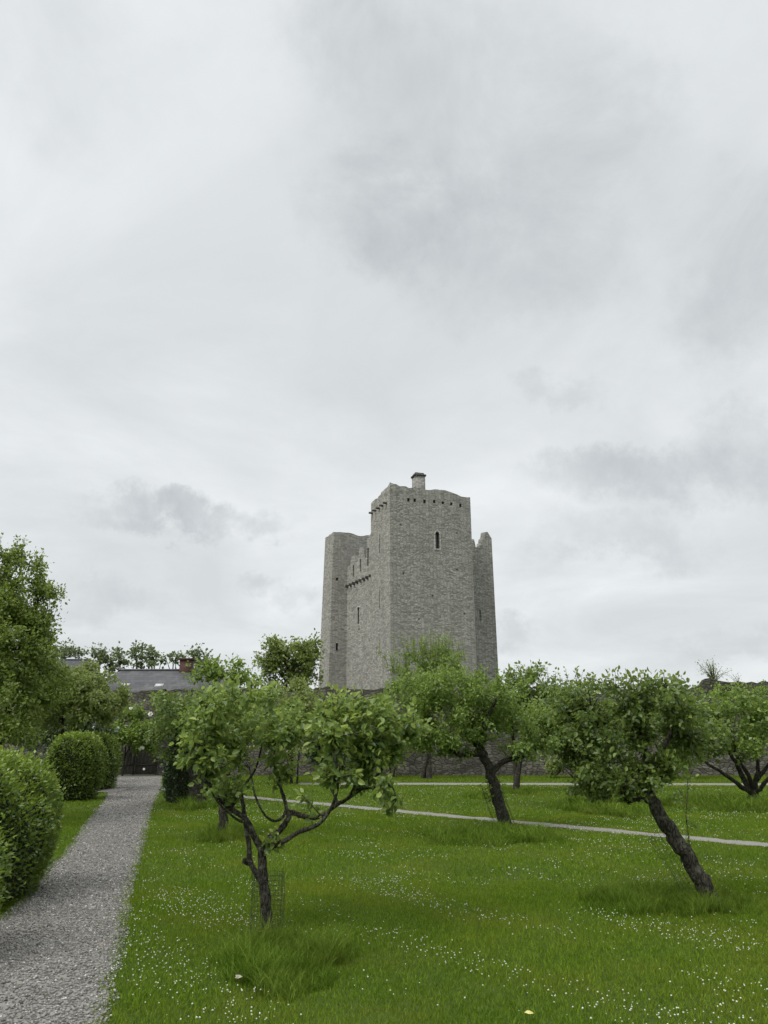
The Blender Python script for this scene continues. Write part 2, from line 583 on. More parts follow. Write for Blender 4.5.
def build_world():
    k = NT.__new__(NT)
    k.t = world.node_tree
    k.t.nodes.clear()
    out = k.t.nodes.new('ShaderNodeOutputWorld')
    bg = k.t.nodes.new('ShaderNodeBackground')
    sky = k.n('ShaderNodeTexSky', sky_type='NISHITA')
    sky.sun_disc = False
    sky.sun_elevation = SUN_EL
    sky.sun_rotation = SUN_AZ
    d = k.n('ShaderNodeTexCoord').outputs['Generated']
    sz = k.n('ShaderNodeSeparateXYZ', {0: d}).outputs[2]
    # clouds are laid on a flat ceiling high above the place, so they bunch up towards the horizon
    zz = k.math('ADD', k.math('MAXIMUM', sz, 0.0), .22)
    flat = k.n('ShaderNodeVectorMath', {0: d, 1: k.n('ShaderNodeCombineXYZ', {0: zz, 1: zz, 2: 1.0}).outputs[0]}, operation='DIVIDE').outputs[0]
    n_soft = k.noise(flat, 1.25, 9, .58, .5)
    wob = k.n('ShaderNodeTexNoise', {'Vector': d, 'Scale': 5.0, 'Detail': 9.0, 'Roughness': .66}).outputs['Color']
    dw = k.n('ShaderNodeVectorMath', {0: d, 1: k.n('ShaderNodeVectorMath', {0: wob, 1: (.5, .5, .5)}, operation='SUBTRACT').outputs[0]}, operation='MULTIPLY_ADD')
    wv = k.n('ShaderNodeVectorMath', {0: wob, 1: (.5, .5, .5)}, operation='SUBTRACT').outputs[0]
    wv = k.n('ShaderNodeVectorMath', {0: wv, 3: .24}, operation='SCALE').outputs[0]
    dw = k.n('ShaderNodeVectorMath', {0: d, 1: wv}, operation='ADD').outputs[0]
    tot = None
    # heavier cloud banks: direction, angular half-size (x, y, z scale), weight
    for (u, v, ru, rv, w) in [(470, 130, 170, 120, .55), (385, 215, 80, 58, .85), (530, 250, 130, 70, .50), (350, 30, 80, 60, .35), (600, 120, 70, 70, .35), (745, 275, 75, 85, .85), (185, 520, 112, 20, 1.5),
                              (640, 490, 110, 30, 1.0), (620, 550, 110, 26, .55), (285, 598, 50, 16, .55), (100, 600, 90, 20, .4), (740, 455, 60, 40, .6),
                              (90, 60, 100, 70, .22), (560, 395, 40, 22, .35), (510, 625, 30, 18, .5), (745, 636, 60, 18, .45), (330, 20, 60, 40, .3)]:
        c = unit(ray(u, v))
        sub = k.n('ShaderNodeVectorMath', {0: dw, 1: tuple(c)}, operation='SUBTRACT').outputs[0]
        s = F_PX * .95
        el = k.n('ShaderNodeVectorMath', {0: sub, 1: (s / ru, s / (ru + rv) * 2, s / rv)}, operation='MULTIPLY').outputs[0]
        ln = k.n('ShaderNodeVectorMath', {0: el}, operation='LENGTH').outputs['Value']
        m = k.math('MULTIPLY', k.n('ShaderNodeMapRange', {'Value': ln, 'From Min': 1.15, 'From Max': .25, 'To Min': 0, 'To Max': 1}, interpolation_type='SMOOTHSTEP').outputs[0], w)
        tot = m if tot is None else k.math('ADD', tot, m)
    wisps = k.mr(k.noise(d, 5.0, 10, .66, .5), .32, .72)
    tot = k.math('MULTIPLY', tot, k.math('ADD', .18, k.math('MULTIPLY', wisps, 1.35)))
    shade = k.math('ADD', k.math('MULTIPLY', tot, 1.05), k.mr(n_soft, .36, .68, 0, .60))
    shade = k.math('SUBTRACT', 1.0, k.math('EXPONENT', k.math('MULTIPLY', shade, -1.0)), clamp=True)
    col = k.mix(shade, (5.66, 5.86, 5.94), (3.12, 3.34, 3.48))
    # sky overhead, out of view, is brightened to throw more light on the ground
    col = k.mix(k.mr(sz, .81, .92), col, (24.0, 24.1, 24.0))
    lowl = k.mr(sz, 0.0, .16, .35, 0)
    col = k.mix(lowl, col, (4.95, 5.18, 5.28))
    col = k.mix(.97, sky.outputs[0], col)
    k.t.links.new(col, bg.inputs['Color'])
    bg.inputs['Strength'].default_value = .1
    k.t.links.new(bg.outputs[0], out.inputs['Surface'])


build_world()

# ================================================================== GROUND AND PATHS
rngG = np.random.default_rng(5)


def sheet(name, left, right, z, mat, jitter=.03, ds=.22, label=None):
    A, _ = resample([(p[0], p[1], z) for p in left], ds)
    n = len(A)
    B0 = np.array([(p[0], p[1], z) for p in right], float)
    seg = np.concatenate([[0], np.cumsum(np.linalg.norm(np.diff(B0, axis=0), axis=1))])
    s = np.linspace(0, seg[-1], n)
    B = np.stack([np.interp(s, seg, B0[:, k]) for k in range(3)], 1)
    A[:, :2] += rngG.normal(0, jitter, (n, 2))
    B[:, :2] += rngG.normal(0, jitter, (n, 2))
    V = np.vstack([A, B])
    i = np.arange(n - 1)
    Q = np.stack([i, i + n, i + n + 1, i + 1], 1)
    a = Acc()
    a.add(V, Q)
    o = a.build(name, mat)
    o['kind'] = 'structure'
    return A, B


def G(u, v):
    return ground(u, v)[:2]


a = Acc()
gx = np.linspace(-900, 900, 61)
XX, YY = np.meshgrid(gx, gx, indexing='ij')
V = np.stack([XX.ravel(), YY.ravel(), np.zeros(XX.size)], 1)
ii, jj = np.meshgrid(np.arange(60), np.arange(60), indexing='ij')
Q = np.stack([ii * 61 + jj, (ii + 1) * 61 + jj, (ii + 1) * 61 + jj + 1, ii * 61 + jj + 1], -1).reshape(-1, 4)
a.add(V, Q)
a.build('lawn', M['lawn'])['kind'] = 'structure'

PR = [(-1.35, -3.0), (-1.62, 2.0)] + [tuple(G(u, v)) for u, v in [(100, 1024), (106, 979), (118, 951), (121, 920), (127, 889), (134, 867), (142, 842), (147, 820), (152, 805), (157, 796), (162, 786)]] + [(-9.8, 33.4), (-10.3, 35.25)]
PL = [(-3.2, -3.0), (-3.3, 2.0), (-3.3, 5.2)] + [tuple(G(u, v)) for u, v in [(0, 923), (19, 907), (41, 879), (62, 858), (75, 842), (88, 823), (100, 806), (106, 799), (109, 791), (117, 785)]] + [(-12.6, 33.0), (-12.7, 35.25)]
pA, pB = sheet('gravel_path', PL, PR, .004, M['gravel'], .022)

d1 = np.array(G(168, 790)) - np.array([.6, -.55])
d2 = np.array([6.15, 12.5])
dd = d2 - d1
d2 = d1 + dd * 1.8
nn = np.array([-dd[1], dd[0]]) / np.linalg.norm(dd)
cA, cB = sheet('diagonal_path', [d1 - nn * .26, d2 - nn * .26], [d1 + nn * .26, d2 + nn * .26], .008, M['gravel'], .05)
fA, fB = sheet('far_path', [(-3.2, 28.0), (30, 27.2)], [(-3.2, 29.3), (30, 28.5)], .004, M['gravel'], .04)
sheet('side_path', [(-16, 23.6), (-8.6, 24.3)], [(-16, 25.4), (-8.6, 26.0)], .012, M['gravel'], .04)


def on_path(x, y):
    """True where a path lies"""
    pl = np.interp(y, pA[:, 1], pA[:, 0])
    pr = np.interp(y, pB[:, 1], pB[:, 0])
    m = (x > pl) & (x < pr) & (y < 35.3)
    q = np.stack([x, y], -1) - d1
    m |= (np.abs(q @ nn) < .24) & (q @ (dd / np.linalg.norm(dd)) > 0)
    m |= (y > 28.0 - (x + 3.2) * .024) & (y < 29.3 - (x + 3.2) * .024) & (x > -3.2)
    m |= (x < -8.6) & (y > 24.0) & (y < 25.6)
    return m


# gravel stones lying on the path
def stones(n, y0, y1, smin, smax, seed):
    r = np.random.default_rng(seed)
    y = y0 + (y1 - y0) * r.uniform(0, 1, n) ** 1.3
    pl, pr = np.interp(y, pA[:, 1], pA[:, 0]), np.interp(y, pB[:, 1], pB[:, 0])
    x = pl - .06 + (pr - pl + .12) * r.uniform(0, 1, n)
    s = r.uniform(smin, smax, n) * r.choice([.6, .8, 1, 1.35], n)
    base = np.array([(1, 0, 0), (0, 1, 0), (-1, 0, 0), (0, -1, 0), (0, 0, .8), (0, 0, -.5)])
    V = base[None] * (1 + r.normal(0, .22, (n, 6, 3)))
    ang = r.uniform(0, 6.28, n)
    ca, sa = np.cos(ang)[:, None], np.sin(ang)[:, None]
    X = V[..., 0] * ca - V[..., 1] * sa * .75
    Y2 = V[..., 0] * sa + V[..., 1] * ca * .75
    W = np.stack([X, Y2, V[..., 2] * .62], -1) * s[:, None, None]
    W += np.stack([x, y, .004 + s * .22], -1)[:, None, :]
    f = np.array([(0, 1, 4), (1, 2, 4), (2, 3, 4), (3, 0, 4), (1, 0, 5), (2, 1, 5), (3, 2, 5), (0, 3, 5)])
    T = (f[None] + (np.arange(n) * 6)[:, None, None]).reshape(-1, 3)
    return W.reshape(-1, 3), T, np.repeat(np.clip(r.normal(.5, .24, n), 0, 1), 6)


a = Acc()
for args in ((30000, 4.0, 9.0, .006, .013, 1), (26000, 8.0, 17.0, .008, .016, 2), (12000, 16.0, 33.0, .012, .02, 3)):
    V, T, ti = stones(*args)
    a.add(V, None, T, ti)
tag(a.build('gravel', M['stone']), 'loose grey gravel stones covering the path on the left', 'gravel', kind='stuff')

# ------------------------------------------------------------------ grass blades
TUFTS = []       # (x, y, rx, ry, height) long grass left around the trunks


def tuft(u, v, ru, rv, h):
    c = G(u, v)
    k = c[1] / ray(u, v)[1] / F_PX
    top, bot = G(u, v - rv)[1], G(u, v + rv)[1]
    TUFTS.append((c[0], c[1], ru * k, abs(top - bot) / 2, h))


tuft(286, 964, 66, 29, .22)
tuft(490, 838, 72, 8, .24)
tuft(664, 903, 84, 15, .20)
tuft(609, 810, 46, 8, .24)
tuft(728, 807, 66, 6, .30)
tuft(222, 838, 22, 6, .30)
tuft(203, 806, 18, 5, .30)
tuft(480, 797, 18, 3, .18)
tuft(515, 792, 22, 3, .15)


def in_tuft(x, y, grow_=1.0):
    m = np.zeros(len(x), bool)
    for cx, cy, rx, ry, h in TUFTS:
        m |= ((x - cx) / (rx * grow_)) ** 2 + ((y - cy) / (ry * grow_)) ** 2 < 1
    return m


def blades(acc, r, x, y, h, w, lean, tint):
    n = len(x)
    ang = r.uniform(0, 6.28, n)
    ld = r.uniform(0, 6.28, n)
    b = np.stack([x, y, np.zeros(n)], 1)
    side = np.stack([np.cos(ang), np.sin(ang), np.zeros(n)], 1) * (w / 2)[:, None]
    ln = np.stack([np.cos(ld), np.sin(ld), np.zeros(n)], 1) * (h * lean)[:, None]
    mid = b + ln * .35 + np.array([0, 0, 1]) * (h * .6)[:, None]
    tip = b + ln + np.array([0, 0, 1]) * h[:, None]
    V = np.stack([b - side, b + side, mid + side * .75, mid - side * .75, tip], 1).reshape(-1, 3)
    k = (np.arange(n) * 5)[:, None]
    acc.add(V, k + np.array([[0, 1, 2, 3]]), k + np.array([[3, 2, 4]]), np.repeat(np.clip(tint, 0, 1), 5))


def scatter(r, n, y0, y1, xs=.66):
    """points between the distances y0 and y1, the same number to each square metre, wide enough for the view and a step aside"""
    y = np.sqrt(y0 * y0 + (y1 * y1 - y0 * y0) * r.uniform(0, 1, n))
    x = (r.uniform(-1, 1, n)) * (y * xs + .8)
    return x, y


rg = np.random.default_rng(77)
a = Acc()
for n, y0, y1, h, w in ((400000, 4.2, 9.5, .034, .0042), (340000, 9.5, 18, .038, .0075), (240000, 18, 36, .045, .016)):
    x, y = scatter(rg, n, y0, y1)
    k = (~on_path(x + rg.normal(0, .055, n), y + rg.normal(0, .055, n)) | (rg.uniform(0, 1, n) < .004)) & (y < 34.6)
    x, y = x[k], y[k]
    n = len(x)
    # the turf is uneven: it stands taller in some spots
    pat = .5 + .5 * np.sin(x * 3.1 + 1.3 * np.sin(y * 2.3)) * np.sin(y * 2.7 + 1.7 * np.sin(x * 1.9))
    hh = h * r_ if False else h * rg.uniform(.45, 1.15, n) * (.7 + .55 * pat)
    blades(a, rg, x, y, hh, w * rg.uniform(.7, 1.3, n), rg.uniform(.2, 1.0, n), rg.normal(.46, .27, n))
tag(a.build('grass', M['blade']), 'short mown green grass of the orchard lawn', 'grass', kind='stuff')

a = Acc()
for cx, cy, rx, ry, h in TUFTS:
    area = math.pi * rx * ry
    n = int(min(30000, area * (6500 if cy < 9 else 3000 if cy < 15 else 1500)))
    th = rg.uniform(0, 6.28, n)
    rr = np.sqrt(rg.uniform(0, 1, n)) * (1 + .18 * np.sin(th * 3 + cx) + .12 * np.sin(th * 7))
    x, y = cx + np.cos(th) * rr * rx, cy + np.sin(th) * rr * ry
    fall = np.clip(1.25 - rr ** 3 * .6, .3, 1)
    cl = .62 + .6 * np.sin(x * 9 + 2 * np.sin(y * 7)) * np.sin(y * 8.3)
    w = .005 if cy < 9 else .008 if cy < 15 else .015
    blades(a, rg, x, y, h * rg.uniform(.35, 1.15, n) * fall * cl.clip(.4, 1.2), w * rg.uniform(.7, 1.3, n), rg.uniform(.3, 1.3, n), rg.normal(.52, .25, n) + .25 * (cl - .6))
tag(a.build('long_grass', M['tall']), 'longer unmown grass left in rings round the apple trunks', 'long grass', kind='stuff')

# white clover heads scattered through the turf in drifts
ICO = bmesh.new()
bmesh.ops.create_icosphere(ICO, subdivisions=1, radius=1.0)
icoV = np.array([v.co[:] for v in ICO.verts])
icoF = np.array([[v.index for v in f.verts] for f in ICO.faces])
ICO.free()
a = Acc()
for n, y0, y1, s in ((14000, 4.3, 9.5, .0054), (11000, 9.5, 18, .0072), (5000, 18, 30, .0095)):
    x, y = scatter(rg, n, y0, y1)
    den = np.sin(x * 1.7 + 2.2 * np.sin(y * .9)) * np.sin(y * 1.5 + 1.4 * np.sin(x * 1.1)) + .5 * np.sin(x * 5.1 + y * 3.7) + rg.normal(0, .42, n)
    k = (den > .25) & ~on_path(x, y) & ~in_tuft(x, y, .95) & (x > np.interp(y, pB[:, 1], pB[:, 0]))
    x, y = x[k], y[k]
    n = len(x)
    ss = s * rg.uniform(.55, 1.25, n)
    V = icoV[None] * ss[:, None, None] * np.array([1, 1, .8]) * (1 + rg.normal(0, .12, (n, len(icoV), 1)))
    V = V + np.stack([x, y, rg.uniform(.025, .055, n)], 1)[:, None, :]
    a.add(V.reshape(-1, 3), None, (icoF[None] + (np.arange(n) * len(icoV))[:, None, None]).reshape(-1, 3))
tag(a.build('clover_flowers', M['clover']), 'small white clover heads scattered in drifts over the lawn', 'clover flowers', kind='stuff')


def fallen_leaf(u, v, L, label, mat, rz):
    p = ground(u, v, .055)
    a = Acc()
    c, s = math.cos(rz), math.sin(rz)
    r = np.random.default_rng(int(u))
    D = np.array([[c, s, .12], [c * .5 - s, s * .5 + c, .2]])
    add_leaves(a, np.array([p, p + [0.01, 0, .005]]), D, np.array([[0.1, -.5, 1], [.2, -.3, 1.]]), np.array([L, L * .7]), .6, np.array([.5, .6]))
    tag(a.build('fallen_leaf', mat), label, 'leaf', 'fallen leaves on the grass')


fallen_leaf(235, 978, .055, 'curled pale fallen leaf lying before the nearest apple tree', M['dead_leaf'], .5)
fallen_leaf(532, 1014, .05, 'yellow fallen leaf lying at the bottom edge of the lawn', M['dead_yellow'], 2.6)

# ================================================================== CASTLE
Y0 = 60.0
CX = .009 * Y0
RZ = math.atan2(.313, .9497)
castle = thing('castle_tower', 'tall grey limestone castle tower with ruined battlements behind the garden wall', 'castle', (CX, Y0, 0), RZ)


def inset(poly, d):
    P = np.asarray(poly, float)
    n = len(P)
    out = []
    for i in range(n):
        a0, b0, c0 = P[i - 1], P[i], P[(i + 1) % n]
        e1, e2 = unit(b0 - a0), unit(c0 - b0)
        n1, n2 = np.array([-e1[1], e1[0]]), np.array([-e2[1], e2[0]])
        h = unit(n1 + n2)
        out.append(b0 + h * d / max(.3, h @ n1))
    return np.array(out)


def masonry_solid(poly, top, rng, batter=0.0, para=.7, drop=1.1, ds=.3, jag=.05, z0=-.3):
    """a walled block on a footprint: battered base, ragged parapet with a walk behind it; top(side, s) gives the crest"""
    P = np.asarray(poly, float)
    Ib = inset(P, -batter) if batter else P
    Ii = inset(P, para)
    rows = [[], [], [], []]
    low = 1e9
    n = len(P)
    for i in range(n):
        j = (i + 1) % n
        m = max(2, int(np.linalg.norm(P[j] - P[i]) / ds))
        for q in range(m):
            s = q / m
            zt = top(i, s) + rng.normal(0, jag)
            for row, A, z in ((0, Ib, z0), (1, P, zt), (2, Ii, zt - abs(rng.normal(0, jag))), (3, Ii, None)):
                p = A[i] * (1 - s) + A[j] * s
                rows[row].append([p[0], p[1], z])
            low = min(low, zt)
    for p in rows[3]:
        p[2] = low - drop
    bm = bmesh.new()
    VV = [[bm.verts.new(p) for p in row] for row in rows]
    m = len(VV[0])
    for r in range(3):
        for i in range(m):
            j = (i + 1) % m
            bm.faces.new((VV[r][i], VV[r][j], VV[r + 1][j], VV[r + 1][i]))
    bm.faces.new(VV[3])
    bm.faces.new(list(reversed(VV[0])))
    bmesh.ops.recalc_face_normals(bm, faces=bm.faces)
    return bm


def bm_obj(name, bm, mat, parent):
    me = bpy.data.meshes.new(name)
    bm.to_mesh(me)
    bm.free()
    me.materials.append(mat)
    o = bpy.data.objects.new(name, me)
    COL.objects.link(o)
    if parent is not None:
        o.parent = parent
    return o


def prism(poly2, origin, ex, ey, depth0, depth1):
    """an outline (s, z) pushed along ey from depth0 to depth1, s running along ex; returns a bmesh"""
    bm = bmesh.new()
    A = [bm.verts.new((origin[0] + ex[0] * s + ey[0] * depth0, origin[1] + ex[1] * s + ey[1] * depth0, z)) for s, z in poly2]
    B = [bm.verts.new((origin[0] + ex[0] * s + ey[0] * depth1, origin[1] + ex[1] * s + ey[1] * depth1, z)) for s, z in poly2]
    n = len(A)
    for i in range(n):
        j = (i + 1) % n
        bm.faces.new((A[i], A[j], B[j], B[i]))
    bm.faces.new(list(reversed(A)))
    bm.faces.new(B)
    bmesh.ops.recalc_face_normals(bm, faces=bm.faces)
    return bm


def cut(o, bms):
    """carve the openings out of a wall"""
    tmp = []
    for bm in bms:
        c = bm_obj('cutter', bm, M['castle_dark'], None)
        c.parent = o.parent
        md = o.modifiers.new('cut', 'BOOLEAN')
        md.object = c
        md.operation = 'DIFFERENCE'
        md.solver = 'EXACT'
        tmp.append(c)
    bpy.context.view_layer.update()
    dg = bpy.context.evaluated_depsgraph_get()
    me = bpy.data.meshes.new_from_object(o.evaluated_get(dg))
    o.modifiers.clear()
    o.data = me
    for c in tmp:
        bpy.data.objects.remove(c, do_unlink=True)


def arch(w, z0, z1, k=6):
    zs = z1 - w / 2
    return [(-w / 2, z0), (w / 2, z0), (w / 2, zs)] + [(w / 2 * math.cos(t), zs + w / 2 * 1.15 * math.sin(t)) for t in np.linspace(0, math.pi, k + 1)[1:-1]] + [(-w / 2, zs)]


def rect(w, z0, z1):
    return [(-w / 2, z0), (w / 2, z0), (w / 2, z1), (-w / 2, z1)]


rc = np.random.default_rng(12)
RW = random.Random(4)
front_poly = [(0, 0), (7.86, 0), (7.5, 4.7), (-.42, 4.4)]
wA, wB = np.array([-.25, 4.1]), np.array([-1.20, 9.95])          # the west wall of the main block
eW = unit(wB - wA)
nW = np.array([eW[1], -eW[0]])                                    # into the building
main_poly = [tuple(wA), (11.3, 4.3), (11.0, 12.0), (-1.45, 11.6)]
nw_poly = [(-2.64, 9.9), (2.7, 9.9), (2.4, 12.7), (-2.86, 12.5)]
se_poly = [(6.8, 4.15), (12.0, 4.15), (11.7, 8.2), (6.6, 8.2)]


def front_top(i, s):
    if i == 0:
        return np.interp(s, [0, .015, .05, .25, .45, .57, .62, .67, .75, .82, .9, 1], [23.55, 23.52, 23.32, 23.33, 23.25, 23.3, 23.4, 23.4, 23.25, 23.05, 22.95, 22.95])
    if i == 3:
        return np.interp(s, [0, .5, .93, 1], [22.9, 23.1, 23.4, 23.55])
    return 22.9


def main_top(i, s):
    if i == 3:                                                    # west parapet, from the far end to the near one
        z = 17.9
        for lo, hi, dz in ((.02, .2, .3), (.33, .47, .7), (.6, .74, 1.1), (.84, 1.0, 1.9)):
            if lo <= s <= hi:
                z = 18.0 + dz
        return z
    return 17.0


def nw_top(i, s):
    return 21.35 + (.12 * math.sin(s * 9) if i == 0 else 0) + 0.0


def se_top(i, s):
    if i == 0:
        return np.interp(s, [0, .59, .60, .64, .66, .75, .765, .80, .815, .86, .875, .92, .95, 1],
                         [19.2, 19.5, 20.25, 20.1, 19.4, 19.35, 19.85, 19.85, 20.4, 20.4, 21.0, 21.1, 20.85, 20.45])
    if i == 1:
        return np.interp(s, [0, .05, .07, 1], [20.5, 20.3, 19.0, 19.0])
    return 19.0


front = bm_obj('turret', masonry_solid(front_poly, front_top, rc, jag=.07), M['castle'], castle)
mainb = bm_obj('main_block', masonry_solid(main_poly, main_top, rc, jag=.06), M['castle'], castle)
nwt = bm_obj('turret', masonry_solid(nw_poly, nw_top, rc, batter=.34), M['castle'], castle)
tag(nwt, 'lower north-west corner turret with a slightly battered base')
set_ = bm_obj('turret', masonry_solid(se_poly, se_top, rc, batter=.05, jag=.015, ds=.07, para=.4), M['castle'], castle)
tag(set_, 'lower broken-topped corner turret at the right')
tag(front, 'tallest corner turret, nearest the garden')

X1, Y1 = np.array([1., 0]), np.array([0, 1.])
eL = unit(np.array([-.42, 4.4]))
nL = np.array([eL[1], -eL[0]])

cuts = [prism(arch(.40, 17.75, 19.3), (4.47, 0), X1, Y1, -.5, .75)]
for x in (1.75, 2.35, 3.3, 4.25, 5.1, 5.95, 6.85):
    cuts.append(prism(rect(.24, 21.95 + RW.uniform(-.08, .08), 22.28 + RW.uniform(-.05, .05)), (x, 0), X1, Y1, -.5, .6))
for z in (17.6, 12.5):
    cuts.append(prism(rect(.15, z, z + 1.7), eL * 2.35, eL, nL, -.5, .7))
cuts.append(prism(rect(.13, 7.9, 9.2), eL * 2.9, eL, nL, -.5, .6))
for x, z in ((1.2, 15.2), (6.3, 15.9), (2.6, 11.3), (5.4, 8.7), (3.9, 13.4), (6.9, 12.0), (1.0, 19.6), (6.4, 19.3), (1.9, 7.6)):
    cuts.append(prism(rect(.14, z, z + .14), (x, 0), X1, Y1, -.5, .4))
cut(front, cuts)

cuts = [prism(rect(.42, 11.8, 13.4), wA + eW * 3.05, eW, nW, -.5, .6), prism(rect(.2, 11.2, 11.42), wA + eW * 2.95, eW, nW, -.5, .5)]
for s, z0, z1 in ((1.15, 17.0, 18.75), (2.8, 16.8, 18.0), (4.35, 16.6, 17.7)):
    cuts.append(prism(rect(.34, z0, z1), wA + eW * s, eW, nW, -.5, .45))
for s, z in ((1.6, 9.3), (4.0, 9.0), (4.6, 13.5), (1.3, 13.2), (2.2, 7.2)):
    cuts.append(prism(rect(.13, z, z + .13), wA + eW * s, eW, nW, -.5, .4))
cut(mainb, cuts)
cut(nwt, [prism(rect(.22, 9.6, 10.3), (-2.1, 9.9), X1, Y1, -.6, .5), prism(rect(.24, 16.4, 16.7), (-2.2, 9.9), X1, Y1, -.6, .4)])
cut(set_, [prism(rect(.2, 12.2, 13.2), (10.4, 4.15), X1, Y1, -.5, .5)])


def window(parent, o2, ex, ey, w, z0, z1, arched, fw):
    """dressed stone surround of a window and the dark glazing set back in it"""
    outer = arch(w + 2 * fw, z0 - fw, z1 + fw) if arched else rect(w + 2 * fw, z0 - fw, z1 + fw)
    inner = arch(w, z0, z1) if arched else rect(w, z0, z1)
    bm = bmesh.new()
    def ring(pts, d):
        return [bm.verts.new((o2[0] + ex[0] * s + ey[0] * d, o2[1] + ex[1] * s + ey[1] * d, z)) for s, z in pts]
    A, B, C, D = ring(outer, -.03), ring(inner, -.03), ring(outer, .02), ring(inner, .25)
    n = len(A)
    for i in range(n):
        j = (i + 1) % n
        bm.faces.new((A[i], A[j], B[j], B[i]))
        bm.faces.new((A[i], C[i], C[j], A[j]))
        bm.faces.new((B[i], B[j], D[j], D[i]))
    bmesh.ops.recalc_face_normals(bm, faces=bm.faces)
    f = bm_obj('window_frame', bm, M['castle_dress'], parent)
    bm = bmesh.new()
    bm.faces.new([bm.verts.new((o2[0] + ex[0] * s + ey[0] * .28, o2[1] + ex[1] * s + ey[1] * .28, z)) for s, z in inner])
    g = bm_obj('window_pane', bm, M['glass'], parent)
    return f


window(front, np.array([4.47, 0]), X1, Y1, .40, 17.75, 19.3, True, .13)
window(mainb, wA + eW * 3.05, eW, nW, .42, 11.8, 13.4, False, .11)

for i in range(5):                                                # stone spouts along the left face of the tall turret
    s = .75 + i * .82
    p = eL * s
    a = Acc()
    a.box((p[0] - .05 * nL[0] * 0 + -nL[0] * .10, p[1] - nL[1] * .10, 21.8), (.52, .17, .15), math.atan2(nL[1], nL[0]))
    a.build('spout', M['castle_dark'], front, base=(0, 0, 0))
for i in range(8):                                                # corbels under the west parapet
    s = .35 + i * .74
    p = wA + eW * s
    bm = prism([(-.05, 15.62), (.12, 15.74), (.27, 15.8), (.27, 15.98), (-.05, 15.98)], p, -nW, eW, -.10, .10)
    bm_obj('corbel', bm, M['castle_dark'], mainb)
a = Acc()
a.box((3.72, 2.5, 23.75), (.98, .95, 3.2))
ch = a.build('chimney', M['castle'], castle, base=(0, 0, 0))
a = Acc()
a.box((3.72, 2.5, 25.42), (1.16, 1.1, .16))
a.box((3.70, 2.5, 25.58), (.85, .8, .18))
a.build('chimney_cap', M['castle_dark'], ch, base=(0, 0, 0))

# ================================================================== GARDEN WALL AND GATE
def wall_top(x):
    return np.interp(x, [-40, -16, -13.5, -12, -9, -6, -3.5, -3, 2, 6, 10, 13.0, 14.6, 15.2, 15.3, 17, 19, 30, 40],
                     [3.9, 3.9, 3.86, 3.82, 3.82, 3.85, 3.85, 3.95, 3.9, 3.8, 3.8, 3.75, 3.85, 3.95, 4.25, 4.25, 4.2, 4.15, 4.1])


def long_wall(x0, x1, y0, th, rng, ds=.28, z0=-.2):
    xs = np.arange(x0, x1 + .01, ds)
    n = len(xs)
    top = wall_top(xs) + rng.normal(0, .05, n) + .06 * np.sin(xs * 1.7)
    zf = [0.0, .3, .6, .85, 1.0]
    V = []
    for f in zf:
        V.append(np.stack([xs, y0 + .10 * f + rng.normal(0, .02, n), z0 + (top - z0) * f], 1))
    for f in reversed(zf):
        V.append(np.stack([xs, y0 + th - .10 * f + rng.normal(0, .02, n), z0 + (top - .05 - z0) * f], 1))
    m = len(V)
    V = np.vstack(V)
    Q = []
    for r in range(m - 1):
        i = np.arange(n - 1)
        Q.append(np.stack([r * n + i, r * n + i + 1, (r + 1) * n + i + 1, (r + 1) * n + i], 1))
    a = Acc()
    a.add(V, np.vstack(Q))
    return a


YW = 35.0
wall = thing('garden_wall', 'long grey rubble stone garden wall with a mossy crest behind the trees', 'wall', (0, YW, 0))
GX0, GX1, GZ = -12.75, -10.55, 2.25                                # gateway
a = long_wall(-40, GX0, YW, .6, rc)
b = long_wall(GX1, 40, YW, .6, rc)
c = long_wall(GX0 - .02, GX1 + .02, YW + .012, .57, rc, z0=GZ)
for o_ in (b, c):
    for v_, q_, t_ in zip(o_.v, o_.q, o_.a):
        a.add(v_, q_, None, t_)
a.build('stonework', M['garden_wall'], wall)
# two door leaves of upright planks in the gateway, on their ledges
gate = thing('garden_gate', 'weathered grey plank double gate in the wall at the end of the gravel path', 'gate', ((GX0 + GX1) / 2, YW + .1, 0))
for s in (-1, 1):
    a = Acc()
    w = (GX1 - GX0) / 2 - .02
    for i in range(7):
        x = (GX0 + GX1) / 2 + s * (.012 + w * (i + .5) / 7)
        a.box((x, YW + .20, GZ / 2 + RW.uniform(-.015, .0)), (w / 7 - .012, .035, GZ - .08), 0, RW.random())
    leaf_ = a.build('door_leaf', M['wood'], gate)
    for z in (.45, 1.75):
        a = Acc()
        a.box(((GX0 + GX1) / 2 + s * (w / 2 + .01), YW + .165, z), (w - .1, .025, .07))
        a.build('strap_hinge', M['iron'], leaf_, base=gate.location)
a = Acc()
a.box(((GX0 + GX1) / 2, YW + .12, 1.02), (.05, .05, 2.05))
a.build('closing_post', M['bark_pale'], gate)

